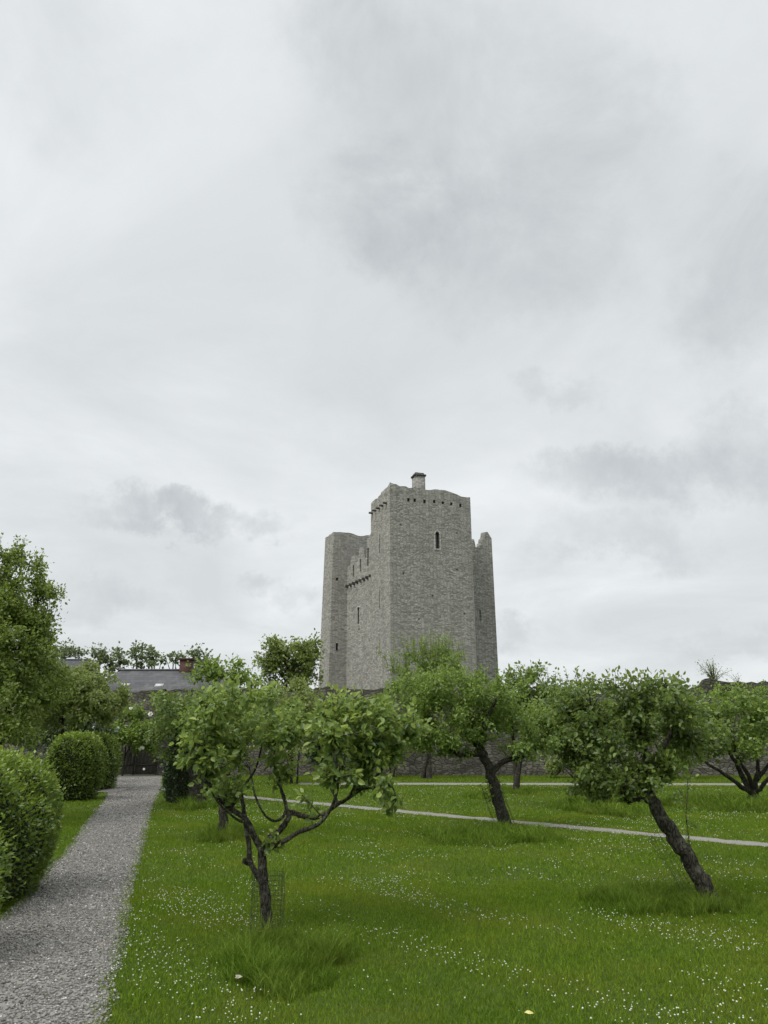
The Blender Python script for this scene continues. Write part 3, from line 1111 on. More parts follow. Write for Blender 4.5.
# ================================================================== HOUSES BEHIND THE WALL
def house(name, label, x0, x1, y0, depth, z_eave, z_ridge, chims, skylights, hip=1.2):
    t = thing(name, label, 'house', ((x0 + x1) / 2, y0 + depth / 2, 0))
    cx, cy = (x0 + x1) / 2, y0 + depth / 2
    a = Acc()
    a.box((cx, cy, z_eave / 2 - .1), (x1 - x0, depth, z_eave + .2))
    a.build('wall', M['render'], t)
    a = Acc()
    e = .25
    E = [(x0 - e, y0 - e, z_eave), (x1 + e, y0 - e, z_eave), (x1 + e, y0 + depth + e, z_eave), (x0 - e, y0 + depth + e, z_eave)]
    Rg = [(x0 + hip, cy, z_ridge), (x1 - hip, cy, z_ridge)]
    V = np.array(E + Rg + [(p[0], p[1], p[2] - .16) for p in E])
    a.add(V, [(0, 1, 5, 4), (2, 3, 4, 5), (6, 7, 1, 0), (7, 8, 2, 1), (8, 9, 3, 2), (9, 6, 0, 3), (9, 8, 7, 6)], [(3, 0, 4), (1, 2, 5)])
    roof = a.build('roof', M['slate'], t)
    a = Acc()
    a.tube([(x0 + hip - .1, cy, z_ridge + .02), (x1 - hip + .1, cy, z_ridge + .02)], .10, 8)
    a.build('ridge_tile', M['slate'], roof, base=t.location)
    for x, w, h, mat in chims:
        a = Acc()
        a.box((x, cy, z_ridge + h / 2 - .5), (w, .7, h + 1.0))
        a.box((x, cy, z_ridge + h + .05), (w + .16, .86, .12))
        c = a.build('chimney', mat, roof, base=t.location)
        for dx in (-.2, .2):
            a = Acc()
            a.tube([(x + dx, cy, z_ridge + h + .1), (x + dx, cy, z_ridge + h + .34)], [.11, .09], 10)
            a.build('chimney_pot', M['clay'], c, base=t.location) if False else None
    sl = (z_ridge - z_eave) / (depth / 2 + e)
    for x, f in skylights:
        yy = y0 - e + (depth / 2 + e) * f
        zz = z_eave + sl * (depth / 2 + e) * f
        n = unit(np.array([0, -sl, 1.0]))
        u_ = unit(np.array([0, 1.0, sl]))
        a = Acc()
        c0 = np.array([x, yy, zz]) + n * .05
        hw, hh = .27, .20
        V = []
        for k in (0, -.12):
            for sx, sy in ((-1, -1), (1, -1), (1, 1), (-1, 1)):
                V.append(c0 + np.array([sx * hw, 0, 0]) + u_ * sy * hh + n * k)
        a.add(V, [(0, 1, 2, 3), (0, 4, 5, 1), (1, 5, 6, 2), (2, 6, 7, 3), (3, 7, 4, 0)])
        a.build('skylight', M['skylight'], roof, base=t.location)
    return t


pe, pr_ = at(90, 692, 50), at(98, 670.5, 53.5)
hx0, hx1 = at(84, 690, 50)[0], at(224, 690, 50)[0]
house('slate_roofed_house', 'long low house with dark slate roof, skylights and a red brick chimney', hx0, hx1, 50, 7.0, pe[2], pr_[2],
      [(at(186.5, 668, 53.5)[0], .86, .75, M['brick'])], [(at(126, 684.5, 51)[0], .30), (at(160, 685.5, 51)[0], .28)])
h2a, h2b = at(20, 660, 72)[0], at(86, 660, 72)[0]
house('gable_house', 'smaller roof rising farther back at the left beyond the slate roofed house', h2a, h2b, 70, 7.0, at(70, 676, 70)[2], at(70, 660, 73.5)[2], [], [], .3)

# ================================================================== TREES
ORCH = 'apple trees in the orchard lawn'

# --- the nearest apple tree
rt = np.random.default_rng(21)
b0 = ground(267, 932)
Yt = b0[1]


def L_(px, r):
    return limb(px, Yt, r)


limbs = [
    L_([(268, 938, 0), (267, 915, 0), (264, 885, .01), (262, 862, .0), (262, 848, 0)], (.052, .040)),
    L_([(262, 850, 0), (254, 836, -.03), (246, 820, -.06), (234, 811, -.08), (222, 803, -.1), (212, 789, -.16), (203, 765, -.22), (205, 740, -.3)], (.034, .010)),
    L_([(246, 822, -.06), (238, 820, -.12), (228, 812, -.2), (219, 803, -.28), (210, 790, -.35)], (.014, .007)),
    L_([(262, 850, 0), (270, 838, .05), (279, 831, .1), (286, 822, .14), (289, 815, .16), (286, 810, .17)], (.032, .025)),
    L_([(286, 811, .17), (282, 818, .12), (275, 821, .05), (268, 818, 0), (262, 811, -.05), (255, 795, -.1), (250, 770, -.15)], (.015, .008)),
    L_([(286, 811, .17), (296, 814, .14), (308, 817, .1), (318, 817, .08), (327, 812, .04), (338, 804, 0), (347, 799, -.02), (353, 790, -.04), (362, 770, -.1), (372, 745, -.1)], (.026, .010)),
    L_([(287, 811, .17), (284, 798, .2), (280, 786, .25), (277, 775, .3), (274, 760, .33), (277, 735, .35)], (.020, .008)),
    L_([(264, 853, 0), (272, 847, -.06), (286, 840, -.14), (299, 832, -.2), (310, 828, -.24), (321, 822, -.28), (332, 806, -.34), (338, 785, -.42), (335, 755, -.45), (330, 730, -.45)], (.026, .009)),
    L_([(338, 804, 0), (330, 785, .12), (322, 762, .2), (318, 735, .25)], (.016, .007)),
    L_([(347, 799, -.02), (366, 786, .1), (382, 770, .15), (396, 752, .2), (406, 735, .2)], (.016, .007)),
    L_([(353, 790, -.04), (370, 788, -.2), (388, 785, -.3), (394, 790, -.32), (396, 800, -.32)], (.011, .005)),
    # the older, paler stem behind, leaving the trunk low down
    L_([(264, 888, .02), (258, 876, .08), (250, 862, .16), (249, 845, .24), (246, 825, .3), (243, 805, .36), (240, 785, .42), (239, 760, .45), (236, 735, .45)], (.030, .013)),
    L_([(251, 864, .15), (245, 861, .12), (243, 860, .11)], (.026, .024)),
    L_([(241, 790, .42), (255, 770, .5), (262, 745, .5)], (.015, .008)),
    L_([(203, 765, -.22), (196, 750, -.2), (193, 735, -.2)], (.011, .006)),
]


def B_(u, v, ru, rv, dy, rY, n):
    return pblob(u, v, Yt + dy, ru, rv, rY, n)


blobs = [B_(232, 722, 40, 30, .1, .5, 88), B_(210, 752, 24, 24, -.15, .35, 46), B_(258, 744, 30, 26, .1, .45, 48), B_(236, 772, 24, 17, -.05, .35, 22),
         B_(284, 735, 18, 18, .2, .35, 17), B_(206, 714, 17, 18, .0, .3, 20), B_(255, 700, 22, 14, .15, .35, 22),
         B_(330, 738, 32, 30, -.1, .5, 66), B_(365, 738, 34, 28, .0, .5, 74), B_(345, 716, 32, 16, .05, .4, 44), B_(393, 742, 22, 24, .1, .4, 40), B_(412, 738, 12, 18, .1, .25, 18),
         B_(322, 772, 20, 15, -.25, .35, 20), B_(354, 772, 20, 12, -.1, .35, 22), B_(395, 790, 11, 16, -.3, .2, 17), B_(384, 762, 16, 12, .0, .3, 16),
         B_(290, 762, 12, 16, .15, .3, 10), B_(300, 722, 16, 14, .2, .35, 20), B_(192, 748, 8, 14, -.2, .2, 10), B_(378, 710, 20, 10, .1, .3, 18), B_(310, 797, 8, 7, -.2, .2, 4), B_(216, 790, 8, 8, -.1, .2, 5)]
tr = make_tree('apple_tree', 'small crooked apple tree standing alone nearest the camera, open in the middle', 'tree', b0, limbs, blobs,
               M['apple_leaf'], M['bark_pale'], rt, ORCH, span=.22, gap=.020, L=.070, W=.64, step=.08, r_tip=.0022, young=.40, wobble=.006,
               shoots=[(at(232, 698, Yt), (.30, .3, .06), 12, .16), (at(350, 708, Yt), (.34, .3, .06), 16, .14), (at(408, 722, Yt), (.12, .15, .08), 5, .14), (at(282, 842, Yt - .1), (.05, .05, .02), 4, .09)])

# --- the leaning apple tree at the right
rt = np.random.default_rng(22)
b0 = ground(713, 906)
Yt = b0[1]
limbs = [
    L_([(715, 911, 0), (704, 886, 0), (693, 866, 0), (683, 851, .0), (672, 835, .0), (662, 818, .0), (654, 804, .0), (649, 794, 0), (645, 780, 0)], (.088, .062)),
    L_([(654, 804, 0), (646, 800, -.08), (636, 799, -.14), (628, 801, -.18), (622, 796, -.25)], (.034, .02)),
    L_([(649, 794, 0), (636, 778, .1), (620, 758, .2), (602, 735, .25), (590, 712, .3)], (.04, .014)),
    L_([(646, 782, 0), (645, 755, .05), (640, 730, .1), (634, 705, .1)], (.045, .016)),
    L_([(646, 782, 0), (658, 760, -.05), (668, 738, -.1), (676, 715, -.1)], (.04, .014)),
    L_([(602, 735, .25), (585, 725, .3), (570, 715, .35)], (.02, .008)),
    L_([(668, 738, -.1), (684, 735, .05), (695, 748, .15)], (.02, .008)),
    L_([(650, 800, 0), (655, 780, -.15), (668, 772, -.25)], (.02, .008)),
]
blobs = [B_(590, 714, 32, 26, .3, .45, 90), B_(625, 708, 36, 22, .1, .5, 105), B_(660, 708, 34, 22, .0, .5, 105), B_(684, 722, 17, 28, .0, .4, 58), B_(640, 736, 34, 20, .0, .5, 60),
         B_(690, 750, 12, 22, .1, .25, 34), B_(604, 746, 22, 20, .1, .35, 44), B_(618, 776, 24, 18, -.15, .35, 50), B_(648, 776, 22, 18, -.2, .35, 46), B_(668, 768, 13, 22, -.2, .25, 28),
         B_(564, 712, 13, 20, .4, .35, 34), B_(572, 694, 16, 10, .35, .35, 20), B_(705, 735, 7, 16, .1, .2, 12)]
make_tree('apple_tree', 'dark leafy apple tree with thick trunk leaning steeply left, at the right', 'tree', b0, limbs, blobs, M['apple_dark'], M['bark_pale'], rt, ORCH,
          span=.26, gap=.023, L=.066, W=.62, step=.09, r_tip=.0024, young=.30, wobble=.008,
          shoots=[(at(625, 690, Yt), (.72, .35, .03), 60, .17)])

# --- the middle apple tree
rt = np.random.default_rng(23)
b0 = ground(507, 831)
Yt = b0[1]
limbs = [
    L_([(508, 834, 0), (505, 822, 0), (500, 806, 0), (494, 785, 0), (489, 768, 0), (483, 755, 0), (476, 742, 0), (470, 722, .1), (462, 702, .2)], (.135, .055)),
    L_([(482, 754, 0), (472, 754, -.1), (460, 755, -.2), (450, 748, -.3), (438, 733, -.4), (428, 715, -.4)], (.06, .016)),
    L_([(493, 772, 0), (500, 764, .05), (508, 760, .1), (522, 757, .2), (534, 750, .3), (545, 738, .35), (552, 720, .4)], (.06, .02)),
    L_([(508, 760, .1), (516, 750, 0), (522, 748, -.05), (530, 735, -.1)], (.03, .012)),
    L_([(476, 742, 0), (486, 720, -.2), (496, 700, -.3), (505, 690, -.3)], (.05, .018)),
    L_([(470, 722, .1), (452, 706, .3), (436, 694, .3), (420, 692, .3)], (.04, .014)),
]
blobs = [B_(420, 712, 30, 28, -.3, .8, 80), B_(445, 700, 36, 24, .1, .9, 95), B_(440, 735, 30, 22, -.3, .7, 60), B_(480, 705, 36, 28, 0, .9, 110), B_(478, 738, 26, 18, -.3, .6, 44),
         B_(515, 715, 34, 28, 0, .9, 85), B_(540, 730, 26, 24, .3, .7, 60), B_(552, 712, 18, 24, .4, .6, 36), B_(520, 745, 26, 12, 0, .6, 32), B_(455, 725, 20, 20, -.5, .6, 40), B_(496, 795, 6, 14, -.05, .15, 5), B_(398, 706, 16, 20, -.2, .6, 44), B_(418, 738, 24, 18, -.3, .6, 56), B_(448, 744, 20, 10, -.3, .5, 34), B_(470, 722, 30, 16, .5, .6, 50), B_(430, 690, 34, 16, .2, .8, 60), B_(490, 686, 30, 12, .2, .8, 50), B_(545, 745, 16, 12, .3, .5, 24)]
make_tree('apple_tree', 'spreading light green apple tree with bent dark trunk beside the diagonal path', 'tree', b0, limbs, blobs, M['apple_light'], M['bark'], rt, ORCH,
          span=.34, gap=.0165, L=.068, W=.62, step=.14, r_tip=.003, young=.3, wobble=.01,
          shoots=[(at(460, 680, Yt), (1.1, .6, .1), 40, .22)])

# --- low dense tree behind the right one
rt = np.random.default_rng(24)
b0 = ground(600, 806)
Yt = b0[1]
limbs = [L_([(604, 808, 0), (604, 795, 0), (602, 780, 0), (600, 765, 0)], (.14, .10)), L_([(602, 782, 0), (590, 768, -.2), (580, 752, -.3), (572, 735, -.3)], (.07, .03)),
         L_([(600, 768, 0), (608, 745, .2), (614, 725, .3)], (.08, .03)), L_([(602, 788, 0), (616, 775, -.3), (626, 762, -.4)], (.05, .02)), L_([(600, 770, 0), (595, 740, .1), (590, 705, .1), (580, 690, .1)], (.07, .02))]
blobs = [B_(596, 778, 25, 24, 0, .9, 170), B_(582, 752, 26, 26, 0, 1, 140), B_(610, 745, 34, 32, .2, 1.1, 110), B_(575, 725, 26, 30, 0, 1., 80), B_(590, 705, 34, 22, .1, 1.1, 80), B_(556, 712, 20, 28, .2, .9, 80), B_(548, 735, 16, 20, .2, .6, 46), B_(572, 735, 22, 20, -.2, .8, 60), B_(640, 725, 24, 24, .3, .9, 60)]
make_tree('apple_tree', 'low bushy dark green apple tree in its grass ring behind the leaning right one', 'tree', b0, limbs, blobs, M['apple_dark'], M['bark'], rt, ORCH,
          span=.45, gap=.045, L=.11, W=.66, simple=True, step=.25, r_tip=.005, twig_sides=3, wobble=.01)

# --- many-stemmed tree at the right edge
rt = np.random.default_rng(25)
b0 = ground(754, 802)
Yt = b0[1]
limbs = [L_([(755, 804, 0), (754, 798, 0), (753, 791, 0)], (.17, .14)), L_([(753, 793, 0), (743, 788, -.2), (731, 779, -.3), (720, 771, -.4), (706, 763, -.5), (695, 752, -.5)], (.075, .02)),
         L_([(753, 793, 0), (746, 783, .2), (738, 766, .3), (731, 755, .3), (722, 738, .4)], (.09, .03)), L_([(753, 792, 0), (750, 778, -.2), (742, 765, -.3), (733, 748, -.3), (728, 725, -.3)], (.07, .02)),
         L_([(754, 793, 0), (757, 778, .1), (758, 764, .2), (756, 740, .2)], (.08, .03)), L_([(754, 794, 0), (760, 789, -.2), (768, 779, -.3), (782, 766, -.4), (795, 748, -.4)], (.07, .02)),
         L_([(757, 780, .1), (768, 765, .3), (778, 745, .3)], (.06, .02))]
blobs = [B_(705, 735, 26, 24, -.3, 1, 90), B_(715, 708, 34, 18, 0, 1.1, 90), B_(740, 722, 32, 26, 0, 1.2, 110), B_(765, 715, 28, 22, 0, 1.1, 80), B_(775, 742, 28, 24, 0, 1., 70), B_(735, 748, 28, 14, -.4, .8, 50),
         B_(790, 725, 30, 26, .2, 1.1, 70), B_(690, 745, 14, 18, -.3, .6, 30), B_(800, 750, 22, 18, 0, .8, 30)]
make_tree('apple_tree', 'many-stemmed bright green apple tree at the right edge below the high wall', 'tree', b0, limbs, blobs, M['apple_light'], M['bark'], rt, ORCH,
          span=.45, gap=.045, L=.11, W=.66, simple=True, step=.25, r_tip=.005, twig_sides=3, wobble=.012, shoots=[(at(735, 694, Yt), (1.6, .8, .15), 40, .25)])

# --- two trees seen through the nearest one
rt = np.random.default_rng(26)
b0 = ground(223, 838)
Yt = b0[1]
limbs = [L_([(223, 840, 0), (223, 825, 0), (224, 805, 0), (226, 785, 0), (228, 765, .1), (230, 735, .1), (229, 700, .1)], (.095, .03)), L_([(226, 785, 0), (214, 762, .2), (204, 735, .3), (198, 712, .3)], (.05, .015)),
         L_([(227, 772, 0), (242, 750, .2), (256, 730, .3), (268, 712, .3)], (.05, .015))]
blobs = [B_(225, 705, 34, 30, .2, .8, 90), B_(200, 720, 24, 26, .2, .7, 55), B_(255, 715, 30, 26, .3, .8, 65), B_(228, 735, 36, 24, .2, .8, 55), B_(280, 712, 22, 18, .3, .6, 28), B_(228, 676, 20, 14, .1, .5, 26)]
make_tree('apple_tree', 'straight-trunked apple tree directly behind the nearest one, with upright top shoots', 'tree', b0, limbs, blobs, M['apple_light'], M['bark'], rt, ORCH,
          span=.34, gap=.022, L=.080, W=.62, step=.15, r_tip=.003, wobble=.01, shoots=[(at(224, 674, Yt), (.55, .3, .12), 30, .26)])

rt = np.random.default_rng(27)
b0 = ground(198, 806)
Yt = b0[1]
limbs = [L_([(198, 808, 0), (198, 795, 0), (197, 780, 0), (194, 765, 0)], (.23, .17)), L_([(195, 770, 0), (182, 745, .2), (172, 722, .3), (168, 700, .3)], (.11, .03)), L_([(195, 768, 0), (204, 740, .2), (212, 712, .3)], (.11, .03))]
blobs = [B_(176, 714, 24, 26, .2, 1.1, 110), B_(196, 705, 24, 22, .3, 1.1, 90), B_(172, 738, 20, 18, 0, .9, 60), B_(212, 720, 20, 26, .3, 1., 60), B_(200, 740, 24, 20, .2, 1, 50)]
make_tree('old_tree', 'thick-trunked tree beside the dark clipped hedge, right of the path', 'tree', b0, limbs, blobs, M['shrub_leaf'], M['bark'], rt, None,
          span=.45, gap=.045, L=.11, W=.66, simple=True, step=.25, r_tip=.005, twig_sides=3, wobble=.015, tint0=.5)


# --- shrubs and trees in front of the wall
def bush(name, label, cat, u, vb, blobs, leaf, seed, L=.09, span=.5, gap=.055, stems=5, rs=.04, shoots=None, group=None, young=.3, Y=None, tint0=.42, W=.6, droop=.2, bark='bark'):
    r = np.random.default_rng(seed)
    b = ground(u, vb) if Y is None else np.array([at(u, vb, Y)[0], Y, 0.0])
    Yb = b[1]
    bl = [pblob(x, v, Yb + dy, ru, rv, rY, n) for x, v, ru, rv, dy, rY, n in blobs]
    lim = []
    for i in range(stems):
        c = bl[i % len(bl)][0]
        s = b + np.array([r.normal(0, .10), r.normal(0, .10), -.1])
        lim.append((smooth_line([s, (s * .6 + c * .4) + np.array([0, 0, .25 * (c[2])]) * .6 + r.normal(0, .12, 3), c], 5), None))
    lim = [(p, np.linspace(rs, rs * .3, len(p))) for p, _ in lim]
    sh = [(at(x, v, Yb), rr, n, h) for x, v, rr, n, h in (shoots or [])]
    return make_tree(name, label, cat, b, lim, bl, M[leaf], M[bark], r, group, span=span, gap=gap, L=L, W=W, simple=True, step=.3, r_tip=.006, twig_sides=3,
                     wobble=.02, shoots=sh, young=young, tint0=tint0, sides=6, droop=droop, foliage='foliage' if stems > 3 else 'crown')


bush('rounded_shrub', 'light green rounded shrub standing before the wall, left of the castle foot', 'shrub', 292, 784,
     [(292, 712, 32, 30, 0, 1.4, 150), (275, 708, 20, 22, 0, 1., 50), (308, 700, 22, 20, 0, 1., 60), (290, 745, 32, 28, 0, 1.2, 70)], 'olive_leaf', 31, L=.14, tint0=.55)
bush('young_tree', 'slim tree with feathery upright light shoots crossing the foot of the castle', 'tree', 427, 779,
     [(427, 680, 34, 22, 0, 1.2, 130), (444, 668, 22, 16, 0, 1., 60), (408, 682, 20, 16, 0, 1., 56), (424, 660, 20, 12, 0, .8, 46), (415, 700, 24, 20, 0, 1., 50), (458, 682, 16, 14, 0, 1., 50)], 'apple_light', 32, L=.12, stems=2, rs=.11, tint0=.6,
     shoots=[(428, 656, (1.5, .6, .35), 70, .8), (452, 668, (.6, .5, .3), 24, .7), (400, 672, (.5, .5, .3), 20, .7)], gap=.06, bark='bark_pale')
bush('small_tree', 'thin-trunked small tree with bright crown beyond the middle apple tree', 'tree', 514, 792,
     [(530, 692, 24, 20, 0, 1.2, 100), (508, 700, 22, 18, 0, 1., 70), (545, 702, 16, 18, 0, .9, 50), (520, 718, 26, 16, 0, 1., 50)], 'shrub_leaf', 33, L=.14, stems=2, rs=.09, tint0=.6,
     shoots=[(528, 680, (1.0, .5, .2), 24, .4)])
bush('wall_shrub', 'olive brown leafy shrub against the wall behind the nearest apple tree', 'shrub', 392, 777,
     [(392, 725, 16, 26, 0, .6, 60), (378, 735, 16, 24, 0, .6, 45), (398, 750, 14, 18, 0, .5, 30)], 'olive_leaf', 34, L=.15, tint0=.35)
bush('low_shrub', 'low dull shrub at the wall foot between the middle and right apple trees', 'shrub', 578, 778,
     [(575, 762, 26, 11, 0, .5, 60), (560, 764, 16, 9, 0, .4, 30), (600, 764, 18, 10, 0, .4, 30)], 'olive_leaf', 35, L=.14, tint0=.25)
bush('dark_shrub', 'dark shrub against the wall behind the open middle of the nearest apple tree', 'shrub', 335, 779,
     [(330, 735, 30, 26, 0, .7, 90), (350, 750, 26, 20, 0, .6, 60), (312, 752, 20, 20, 0, .6, 45)], 'yew_leaf', 36, L=.16, tint0=.5)
bush('broad_shrub', 'broad green shrub against the wall, left of the many-stemmed tree', 'shrub', 668, 779,
     [(676, 730, 30, 26, 0, .8, 120), (650, 725, 20, 22, 0, .7, 60), (700, 716, 18, 20, 0, .7, 60), (685, 755, 20, 16, 0, .6, 50)], 'shrub_leaf', 37, L=.15)

# --- the left side
bush('broadleaf_tree', 'tall light green broadleaf tree rising above everything at the left edge', 'tree', -25, 840,
     [(-4, 592, 22, 28, 0, 1.2, 100), (8, 622, 30, 30, 0, 1.4, 120), (28, 612, 14, 18, 0, .9, 36), (-15, 650, 50, 42, 0, 1.6, 190), (26, 655, 26, 26, 0, 1.3, 90), (40, 592, 7, 10, 0, .5, 14), (22, 562, 7, 8, 0, .4, 10), (50, 596, 5, 6, 0, .3, 7),
      (0, 700, 44, 30, -.5, 1.4, 170), (46, 685, 32, 22, .6, 1.2, 90), (-50, 600, 44, 60, 0, 1.8, 180), (8, 725, 30, 18, -.8, .9, 80), (-34, 562, 34, 30, 0, 1.3, 90), (42, 622, 9, 10, 0, .4, 14), (45, 642, 9, 8, 0, .5, 14), (4, 556, 6, 8, 0, .4, 8)],
     'big_leaf', 41, L=.085, stems=7, rs=.05, gap=.020, span=.5, Y=15.5, tint0=.55, shoots=[(30, 580, (.4, .4, .3), 12, .45), (2, 565, (.5, .4, .3), 12, .4), (46, 620, (.2, .3, .4), 8, .35)])
bush('spreading_shrub', 'wide drooping dark shrub between the tall left tree and the slate roof', 'shrub', 62, 792,
     [(75, 690, 36, 20, 0, 1.4, 150), (102, 700, 20, 16, 0, 1.2, 90), (50, 690, 36, 28, 0, 1.4, 130), (66, 666, 22, 12, .3, 1.2, 66), (86, 678, 22, 10, 0, 1, 70), (90, 718, 22, 14, 0, 1.1, 60), (116, 704, 9, 12, 0, .8, 36),
      (30, 715, 26, 26, 0, 1.2, 90), (60, 700, 40, 24, 1.0, 1.2, 120), (40, 672, 24, 14, .2, 1., 60)],
     'olive_leaf', 42, L=.12, stems=6, rs=.06, gap=.035, tint0=.45, droop=.5)

bush('added_shade_foliage', 'dark foliage added as shade under the spreading shrub, against the wall', 'shrub', 70, 783,  # dark leaves put in to darken the hollow before the pale wall
     [(70, 738, 24, 12, 0, .5, 90), (45, 735, 22, 16, 0, .5, 80), (95, 728, 18, 14, 0, .5, 70), (70, 718, 30, 12, .2, .5, 80), (100, 712, 16, 12, .2, .5, 40)], 'yew_leaf', 43, L=.13, tint0=.5)

# roses over the gate
rr_ = np.random.default_rng(51)
rb = np.array([at(122, 778, 34.3)[0], 34.3, 0])
rose = thing('climbing_rose', 'climbing rose bush with white blooms hanging over the garden gate', 'shrub', tuple(rb))
wood, fol = Acc(), Acc()
bl = [pblob(u, v, 34.3 + dy, ru, rv, rY, n) for u, v, ru, rv, dy, rY, n in
      [(126, 732, 18, 15, -.3, .5, 150), (144, 734, 14, 14, -.3, .5, 110), (115, 735, 10, 16, -.2, .5, 56), (158, 725, 10, 20, 0, .5, 54), (136, 712, 14, 9, .1, .4, 44), (118, 750, 6, 12, 0, .3, 18)]]
st = [smooth_line([rb, rb + np.array([.1 * i, .1, 1.1]), bl[i][0]], 5) for i in range(3)]
for p in st:
    wood.tube(p, np.linspace(.04, .015, len(p)), 6)
tw = grow(rr_, wood, [(q, .02) for p in st for q in p[3:]], blob_points(rr_, bl), .3, .005, sides=3)
twig_leaves(rr_, fol, tw, .45, .03, .13, .65, .2, True, .3, tint0=.5)
wood.build('stem', M['bark'], rose, True)
fol.build('foliage', M['apple_light'], rose)
for u, v, r_ in [(131, 708, .15), (150.5, 714, .2), (112, 731, .17), (115.5, 735, .2), (114, 740, .2), (130, 737, .17), (140, 749, .12), (144, 769, .10), (143, 748, .13), (94, 728, .18), (118, 728, .14)]:
    p = at(u, v, 33.8)
    fl = Acc()
    for ring_, (n, tilt, k) in enumerate(((6, .15, 1.0), (5, .7, .75), (4, 1.3, .5))):
        for i in range(n):
            an = i * 6.283 / n + ring_ * .5
            D = np.array([math.cos(an) * math.cos(tilt), -math.sin(tilt) - .15, math.sin(an) * math.cos(tilt)])
            add_leaves(fl, p[None], D[None], np.array([[.2, -1., .35]]), np.array([r_ * k * .62]), .9, np.array([.5]))
    fl.build('rose_bloom', M['white_petal'], rose)


# --- clipped hedges
def hedge(name, label, c, rx, ry, h, leaf, seed, n, L, power=3.0, group=None, taper=.0, rag=.04):
    r = np.random.default_rng(seed)
    t = thing(name, label, 'hedge', (c[0], c[1], 0), 0, group)
    # body of twigs
    nu, nv = 40, 18
    th = np.linspace(0, 2 * math.pi, nu, endpoint=False)
    ph = np.linspace(0, math.pi / 2, nv)

    def surf(th, ph, k):
        e = 2 / power
        cs, sn = np.cos(th), np.sin(th)
        prof = np.abs(np.cos(ph)) ** e
        z = np.abs(np.sin(ph)) ** e
        bel = 1 + .10 * np.sin(z * math.pi) - taper * (1 - z)
        x = np.sign(cs) * np.abs(cs) ** e * prof * bel
        y = np.sign(sn) * np.abs(sn) ** e * prof * bel
        bumps = 1 + .035 * np.sin(th * 5 + seed) * np.sin(ph * 4 + seed) + .025 * np.sin(th * 11 + ph * 7)
        return np.stack([c[0] + x * rx * k * bumps, c[1] + y * ry * k * bumps, z * h * (k * .5 + .5) * (1 + (bumps - 1) * .7)], -1)

    TH, PH = np.meshgrid(th, ph, indexing='ij')
    V = surf(TH, PH, .90).reshape(-1, 3)
    i, j = np.meshgrid(np.arange(nu), np.arange(nv - 1), indexing='ij')
    i2 = (i + 1) % nu
    Q = np.stack([i * nv + j, i2 * nv + j, i2 * nv + j + 1, i * nv + j + 1], -1).reshape(-1, 4)
    a = Acc()
    a.add(V, Q)
    a.build('branch_mass', M['twigs'], t, True)
    # leaves on short twigs all over the clipped skin
    m = n * 9
    th = r.uniform(0, 2 * math.pi, m)
    ph = r.uniform(0, 1, m) * math.pi / 2
    e0 = surf(th, ph, 1.0)
    e1, e2 = surf(th + .01, ph, 1.0), surf(th, ph + .01, 1.0)
    nr = np.cross(e1 - e0, e2 - e0)
    ar = np.linalg.norm(nr, axis=1)
    kk = r.choice(m, n, replace=False, p=ar / ar.sum())
    e0, nr = e0[kk], unit(nr[kk])
    m = len(e0)
    out = e0 - np.array([c[0], c[1], h * .45])
    nr = np.where((np.sum(nr * out, 1) < 0)[:, None], -nr, nr)
    P = e0 + nr * (r.uniform(-.10, .02, m) + np.abs(r.normal(0, rag, m)) * (r.uniform(0, 1, m) < .3))[:, None]
    D = nr * .8 + r.normal(0, .55, (m, 3)) + np.array([0, 0, .35])
    Nn = np.array([0, 0, 1]) + r.normal(0, .5, (m, 3)) + nr * .5
    a = Acc()
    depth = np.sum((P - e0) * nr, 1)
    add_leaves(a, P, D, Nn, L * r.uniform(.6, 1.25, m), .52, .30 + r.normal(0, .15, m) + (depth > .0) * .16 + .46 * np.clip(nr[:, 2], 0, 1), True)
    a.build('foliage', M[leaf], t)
    return t


HG = 'clipped hedge bushes along the left of the path'
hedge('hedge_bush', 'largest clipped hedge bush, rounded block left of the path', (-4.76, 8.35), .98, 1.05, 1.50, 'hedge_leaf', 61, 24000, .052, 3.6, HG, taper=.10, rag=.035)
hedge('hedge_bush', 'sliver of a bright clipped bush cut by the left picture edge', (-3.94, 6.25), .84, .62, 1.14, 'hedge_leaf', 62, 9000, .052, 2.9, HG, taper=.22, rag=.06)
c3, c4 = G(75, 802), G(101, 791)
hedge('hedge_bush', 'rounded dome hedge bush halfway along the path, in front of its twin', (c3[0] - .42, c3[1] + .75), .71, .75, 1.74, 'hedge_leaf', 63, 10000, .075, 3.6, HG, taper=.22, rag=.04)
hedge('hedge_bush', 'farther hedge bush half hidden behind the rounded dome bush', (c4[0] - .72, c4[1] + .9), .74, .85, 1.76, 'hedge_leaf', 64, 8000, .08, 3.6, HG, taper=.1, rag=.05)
c5 = G(180, 803)
hedge('clipped_hedge', 'tall dark clipped hedge column at the right side of the path', (c5[0], c5[1] + .7), .50, .75, 2.0, 'yew_leaf', 65, 7000, .08, 4.0, None, rag=.04)


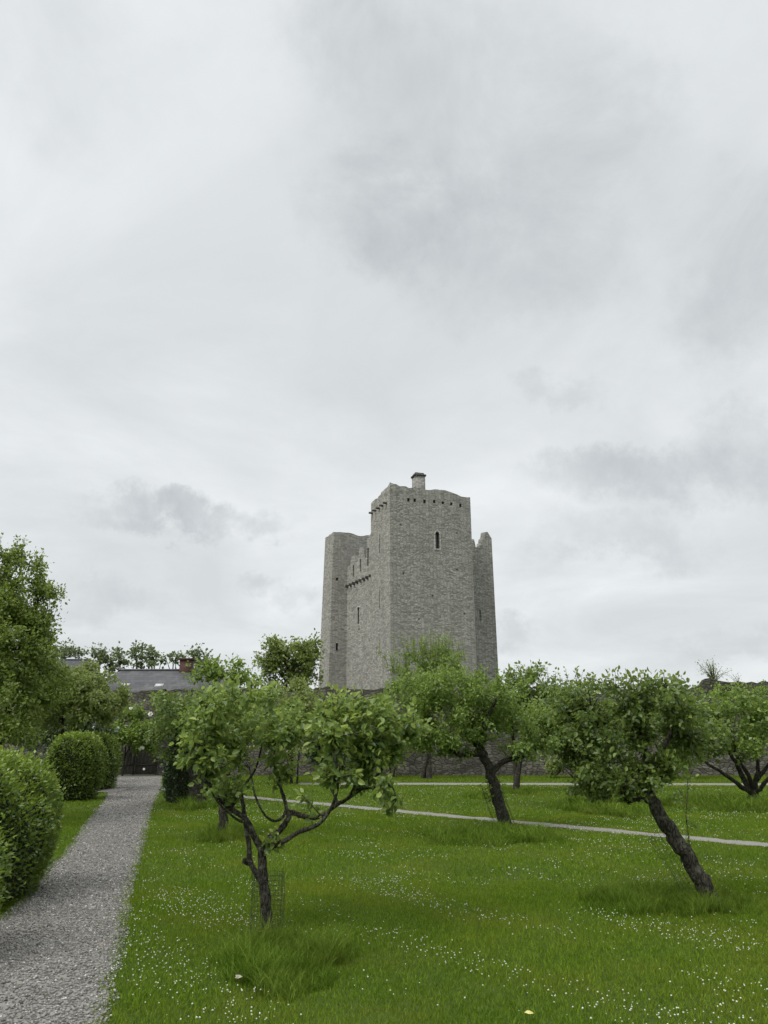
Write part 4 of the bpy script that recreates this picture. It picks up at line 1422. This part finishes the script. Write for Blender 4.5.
# --- trees far beyond the wall
def far_tree(label, u, v_top, v_bot, Y, blobs, seed, L, leaf='far_leaf', gap=.16, span=1.4, trunk=.28, shoots=None, name='background_tree', group='trees beyond the garden wall'):
    r = np.random.default_rng(seed)
    b = np.array([at(u, v_bot, Y)[0], Y, 0.0])
    top = at(u, v_top, Y)
    bl = [pblob(x, v, Y + dy, ru, rv, rY, n) for x, v, ru, rv, dy, rY, n in blobs]
    lim = [(smooth_line([b, b + np.array([.2, 0, top[2] * .3]), b + np.array([-.1, 0, top[2] * .62]), np.array([top[0], Y, top[2] * .9])], 4), None)]
    lim = [(p, np.linspace(trunk, trunk * .2, len(p))) for p, _ in lim]
    for c, _, _ in bl:
        s = lim[0][0][int(r.integers(5, 9))]
        p = smooth_line([s, (s + c) / 2 + np.array([0, 0, .4]), c], 4)
        lim.append((p, np.linspace(trunk * .4, trunk * .12, len(p))))
    return make_tree(name, label, 'tree', b, lim, bl, M[leaf], M['bark'], r, group, span=span, gap=gap, L=L, W=.7, simple=True, step=.8, r_tip=.02, twig_sides=3, wobble=.05, young=.25, sides=6)


far_tree('rounded background tree beside the left foot of the castle', 293, 648, 690, 58,
         [(280, 650, 15, 11, 0, 1.4, 90), (301, 648, 16, 11, 0, 1.6, 90), (312, 660, 10, 14, 0, 1.3, 60), (272, 664, 11, 10, 0, 1.2, 50), (292, 662, 22, 12, 0, 1.4, 90), (302, 674, 16, 12, 0, 1.4, 60), (276, 676, 12, 8, 0, .8, 30), (290, 684, 22, 8, 0, 1.4, 40)], 71, .27, leaf='olive_leaf')
rowt = [(100, [(98, 655, 8, 12, 60), (108, 662, 8, 8, 30)], 'leftmost of the thin trees standing in a row behind the slate roof'),
        (120, [(120, 655, 8, 12, 50), (113, 665, 8, 6, 20)], 'second thin tree from the left behind the slate roof ridge'),
        (137, [(137, 656, 9, 12, 50), (144, 662, 6, 7, 20)], 'middle thin tree of the row behind the slate roof'),
        (155, [(150, 654, 7, 10, 34), (162, 656, 8, 5, 20)], 'thin tree behind the roof with one long bare right limb'),
        (174, [(176, 659, 9, 6, 22), (166, 657, 6, 5, 12), (182, 662, 5, 4, 8)], 'sparsest thin tree, just left of the red brick chimney')]
for i, (u, bls, lab) in enumerate(rowt):
    far_tree(lab, u, 648, 690, 76 + (i % 2) * 3, [(x, v, ru, rv, 0, 1.0, n) for x, v, ru, rv, n in bls], 80 + i, .36, gap=.24, span=1.0, trunk=.22)
far_tree('background tree just right of the red brick chimney', 200, 650, 690, 66, [(200, 660, 8, 10, 0, 1., 44), (208, 665, 8, 9, 0, 1., 30), (194, 656, 4, 5, 0, .6, 10)], 90, .32, gap=.22)
far_tree('background tree above the roof at the far left, beside the tall broadleaf tree', 66, 642, 690, 80, [(62, 652, 12, 9, 0, 1.4, 44), (76, 655, 9, 7, 0, 1., 26), (50, 654, 9, 10, 0, 1., 24)], 91, .36, gap=.24)

# --- plant growing on the wall top
pw = at(715, 689, 35.3)
t = thing('wall_plant', 'spiky seedling bush growing on top of the high right wall', 'plant', (pw[0], pw[1], wall_top(pw[0]) - .05))
r = np.random.default_rng(95)
wood, fol = Acc(), Acc()
root = np.array([pw[0], pw[1], wall_top(pw[0]) - .05])
tws = []
for i in range(26):
    an = r.uniform(0, 6.28)
    el_ = r.uniform(.35, 1.5)
    Ls = r.uniform(.5, 1.15)
    q = root + np.array([math.cos(an) * math.cos(el_) * Ls, .4 * math.sin(an) * math.cos(el_) * Ls, math.sin(el_) * Ls + .15])
    line = np.array([root, (root + q) / 2 + np.array([0, 0, .08]), q])
    wood.tube(line, [.014, .01, .004], 4)
    tws.append(line)
twig_leaves(r, fol, tws, .9, .05, .10, .35, .0, True, .2)
wood.build('stem', M['bark'], t)
fol.build('foliage', M['olive_leaf'], t)
pw = at(738, 682, 35.3)
t = thing('wall_plant', 'small dry weed on the high right wall, right of the spiky seedling bush', 'plant', (pw[0], pw[1], wall_top(pw[0]) - .05))
wood, fol = Acc(), Acc()
root = np.array([pw[0], pw[1], wall_top(pw[0]) - .05])
tws = []
for i in range(7):
    q = root + np.array([r.normal(0, .22), r.normal(0, .1), r.uniform(.2, .6)])
    line = np.array([root, (root + q) / 2, q])
    wood.tube(line, [.008, .006, .003], 4)
    tws.append(line)
twig_leaves(r, fol, tws, .5, .07, .07, .4, 0, True, .2)
wood.build('stem', M['bark'], t)
fol.build('foliage', M['olive_leaf'], t)


# ------------------------------------------------------------------ wire guards round the trunks
def guard(label, p0, p1, rad, nv, nr, seed, wr=.0011):
    r = np.random.default_rng(seed)
    t = thing('wire_guard', label, 'tree guard', tuple(p0), 0, 'wire mesh guards round apple trunks')
    ax = np.asarray(p1) - np.asarray(p0)
    axu = unit(ax)
    U = unit(np.cross(axu, [0.1, 1, 0.05]))
    W = np.cross(axu, U)
    a = Acc()
    ph = np.linspace(0, 2 * math.pi, nv, endpoint=False)
    for q in ph:
        off = (math.cos(q) * U + math.sin(q) * W)
        pts = [np.asarray(p0) + ax * f + off * rad * (1 + r.normal(0, .05)) for f in np.linspace(0, 1 + r.uniform(-.02, .05), 5)]
        a.tube(pts, wr, 3, cap=False)
    a.build('upright_wires', M['wire'], t)
    a = Acc()
    for f in np.linspace(.06, .98, nr):
        pts = [np.asarray(p0) + ax * f + (math.cos(q) * U + math.sin(q) * W) * rad * (1 + r.normal(0, .03)) for q in np.linspace(0, 2 * math.pi, 17)]
        a.tube(pts, wr, 3, cap=False)
    a.build('ring_wires', M['wire'], t)


g0 = ground(267, 932)
guard('thin wire mesh cage round the trunk of the nearest apple tree', g0, g0 + np.array([-.01, 0, .48]), .145, 22, 12, 1, .0016)
g1 = ground(709, 899)
q1 = at(668, 829, g1[1])
guard('wire mesh sleeve along the steep leaning trunk at the right', g1 + np.array([-.08, 0, 0]), q1 + np.array([-.11, 0, 0]), .14, 20, 16, 2)
g2 = ground(507, 831)
q2 = at(491, 785, g2[1])
guard('slack wire sleeve round the bent trunk of the middle apple tree', g2, q2, .19, 14, 10, 3, .0026)

# thin leafy sucker beside the leaning tree
p = ground(690, 862)
t = thing('young_sucker', 'thin leafy sucker growing upright beside the leaning right trunk', 'plant', tuple(p))
wood, fol = Acc(), Acc()
r = np.random.default_rng(97)
line = smooth_line([p, at(689, 840, p[1]), at(686, 815, p[1]), at(688, 793, p[1]), at(687, 776, p[1])], 4)
wood.tube(line, np.linspace(.009, .004, len(line)), 5)
tw = []
for i in range(3, len(line) - 1):
    if r.uniform() < .8:
        q = line[i] + np.array([r.choice([-1, 1]) * r.uniform(.05, .2), r.normal(0, .06), r.uniform(-.01, .07)])
        l2 = np.array([line[i], (line[i] + q) / 2 + [0, 0, .02], q])
        wood.tube(l2, [.003, .002, .0015], 4)
        tw.append(l2)
twig_leaves(r, fol, tw + [line], .14, .016, .06, .65, .25, False, .3)
wood.build('stem', M['bark'], t)
fol.build('foliage', M['apple_dark'], t)

# ================================================================== RENDER SETTINGS
vs = scene.view_settings
scene.display_settings.display_device = 'sRGB'
vs.view_transform = 'Standard'
vs.look = 'None'
vs.exposure = 0.6
vs.gamma = 1.0
vs.use_curve_mapping = False
scene.render.engine = 'CYCLES'
scene.cycles.max_bounces = 6
scene.cycles.diffuse_bounces = 3
scene.cycles.glossy_bounces = 2
scene.cycles.transmission_bounces = 4
scene.cycles.transparent_max_bounces = 4
scene.cycles.use_denoising = True
scene.cycles.use_adaptive_sampling = True
scene.cycles.adaptive_threshold = 0.015
scene.render.film_transparent = False
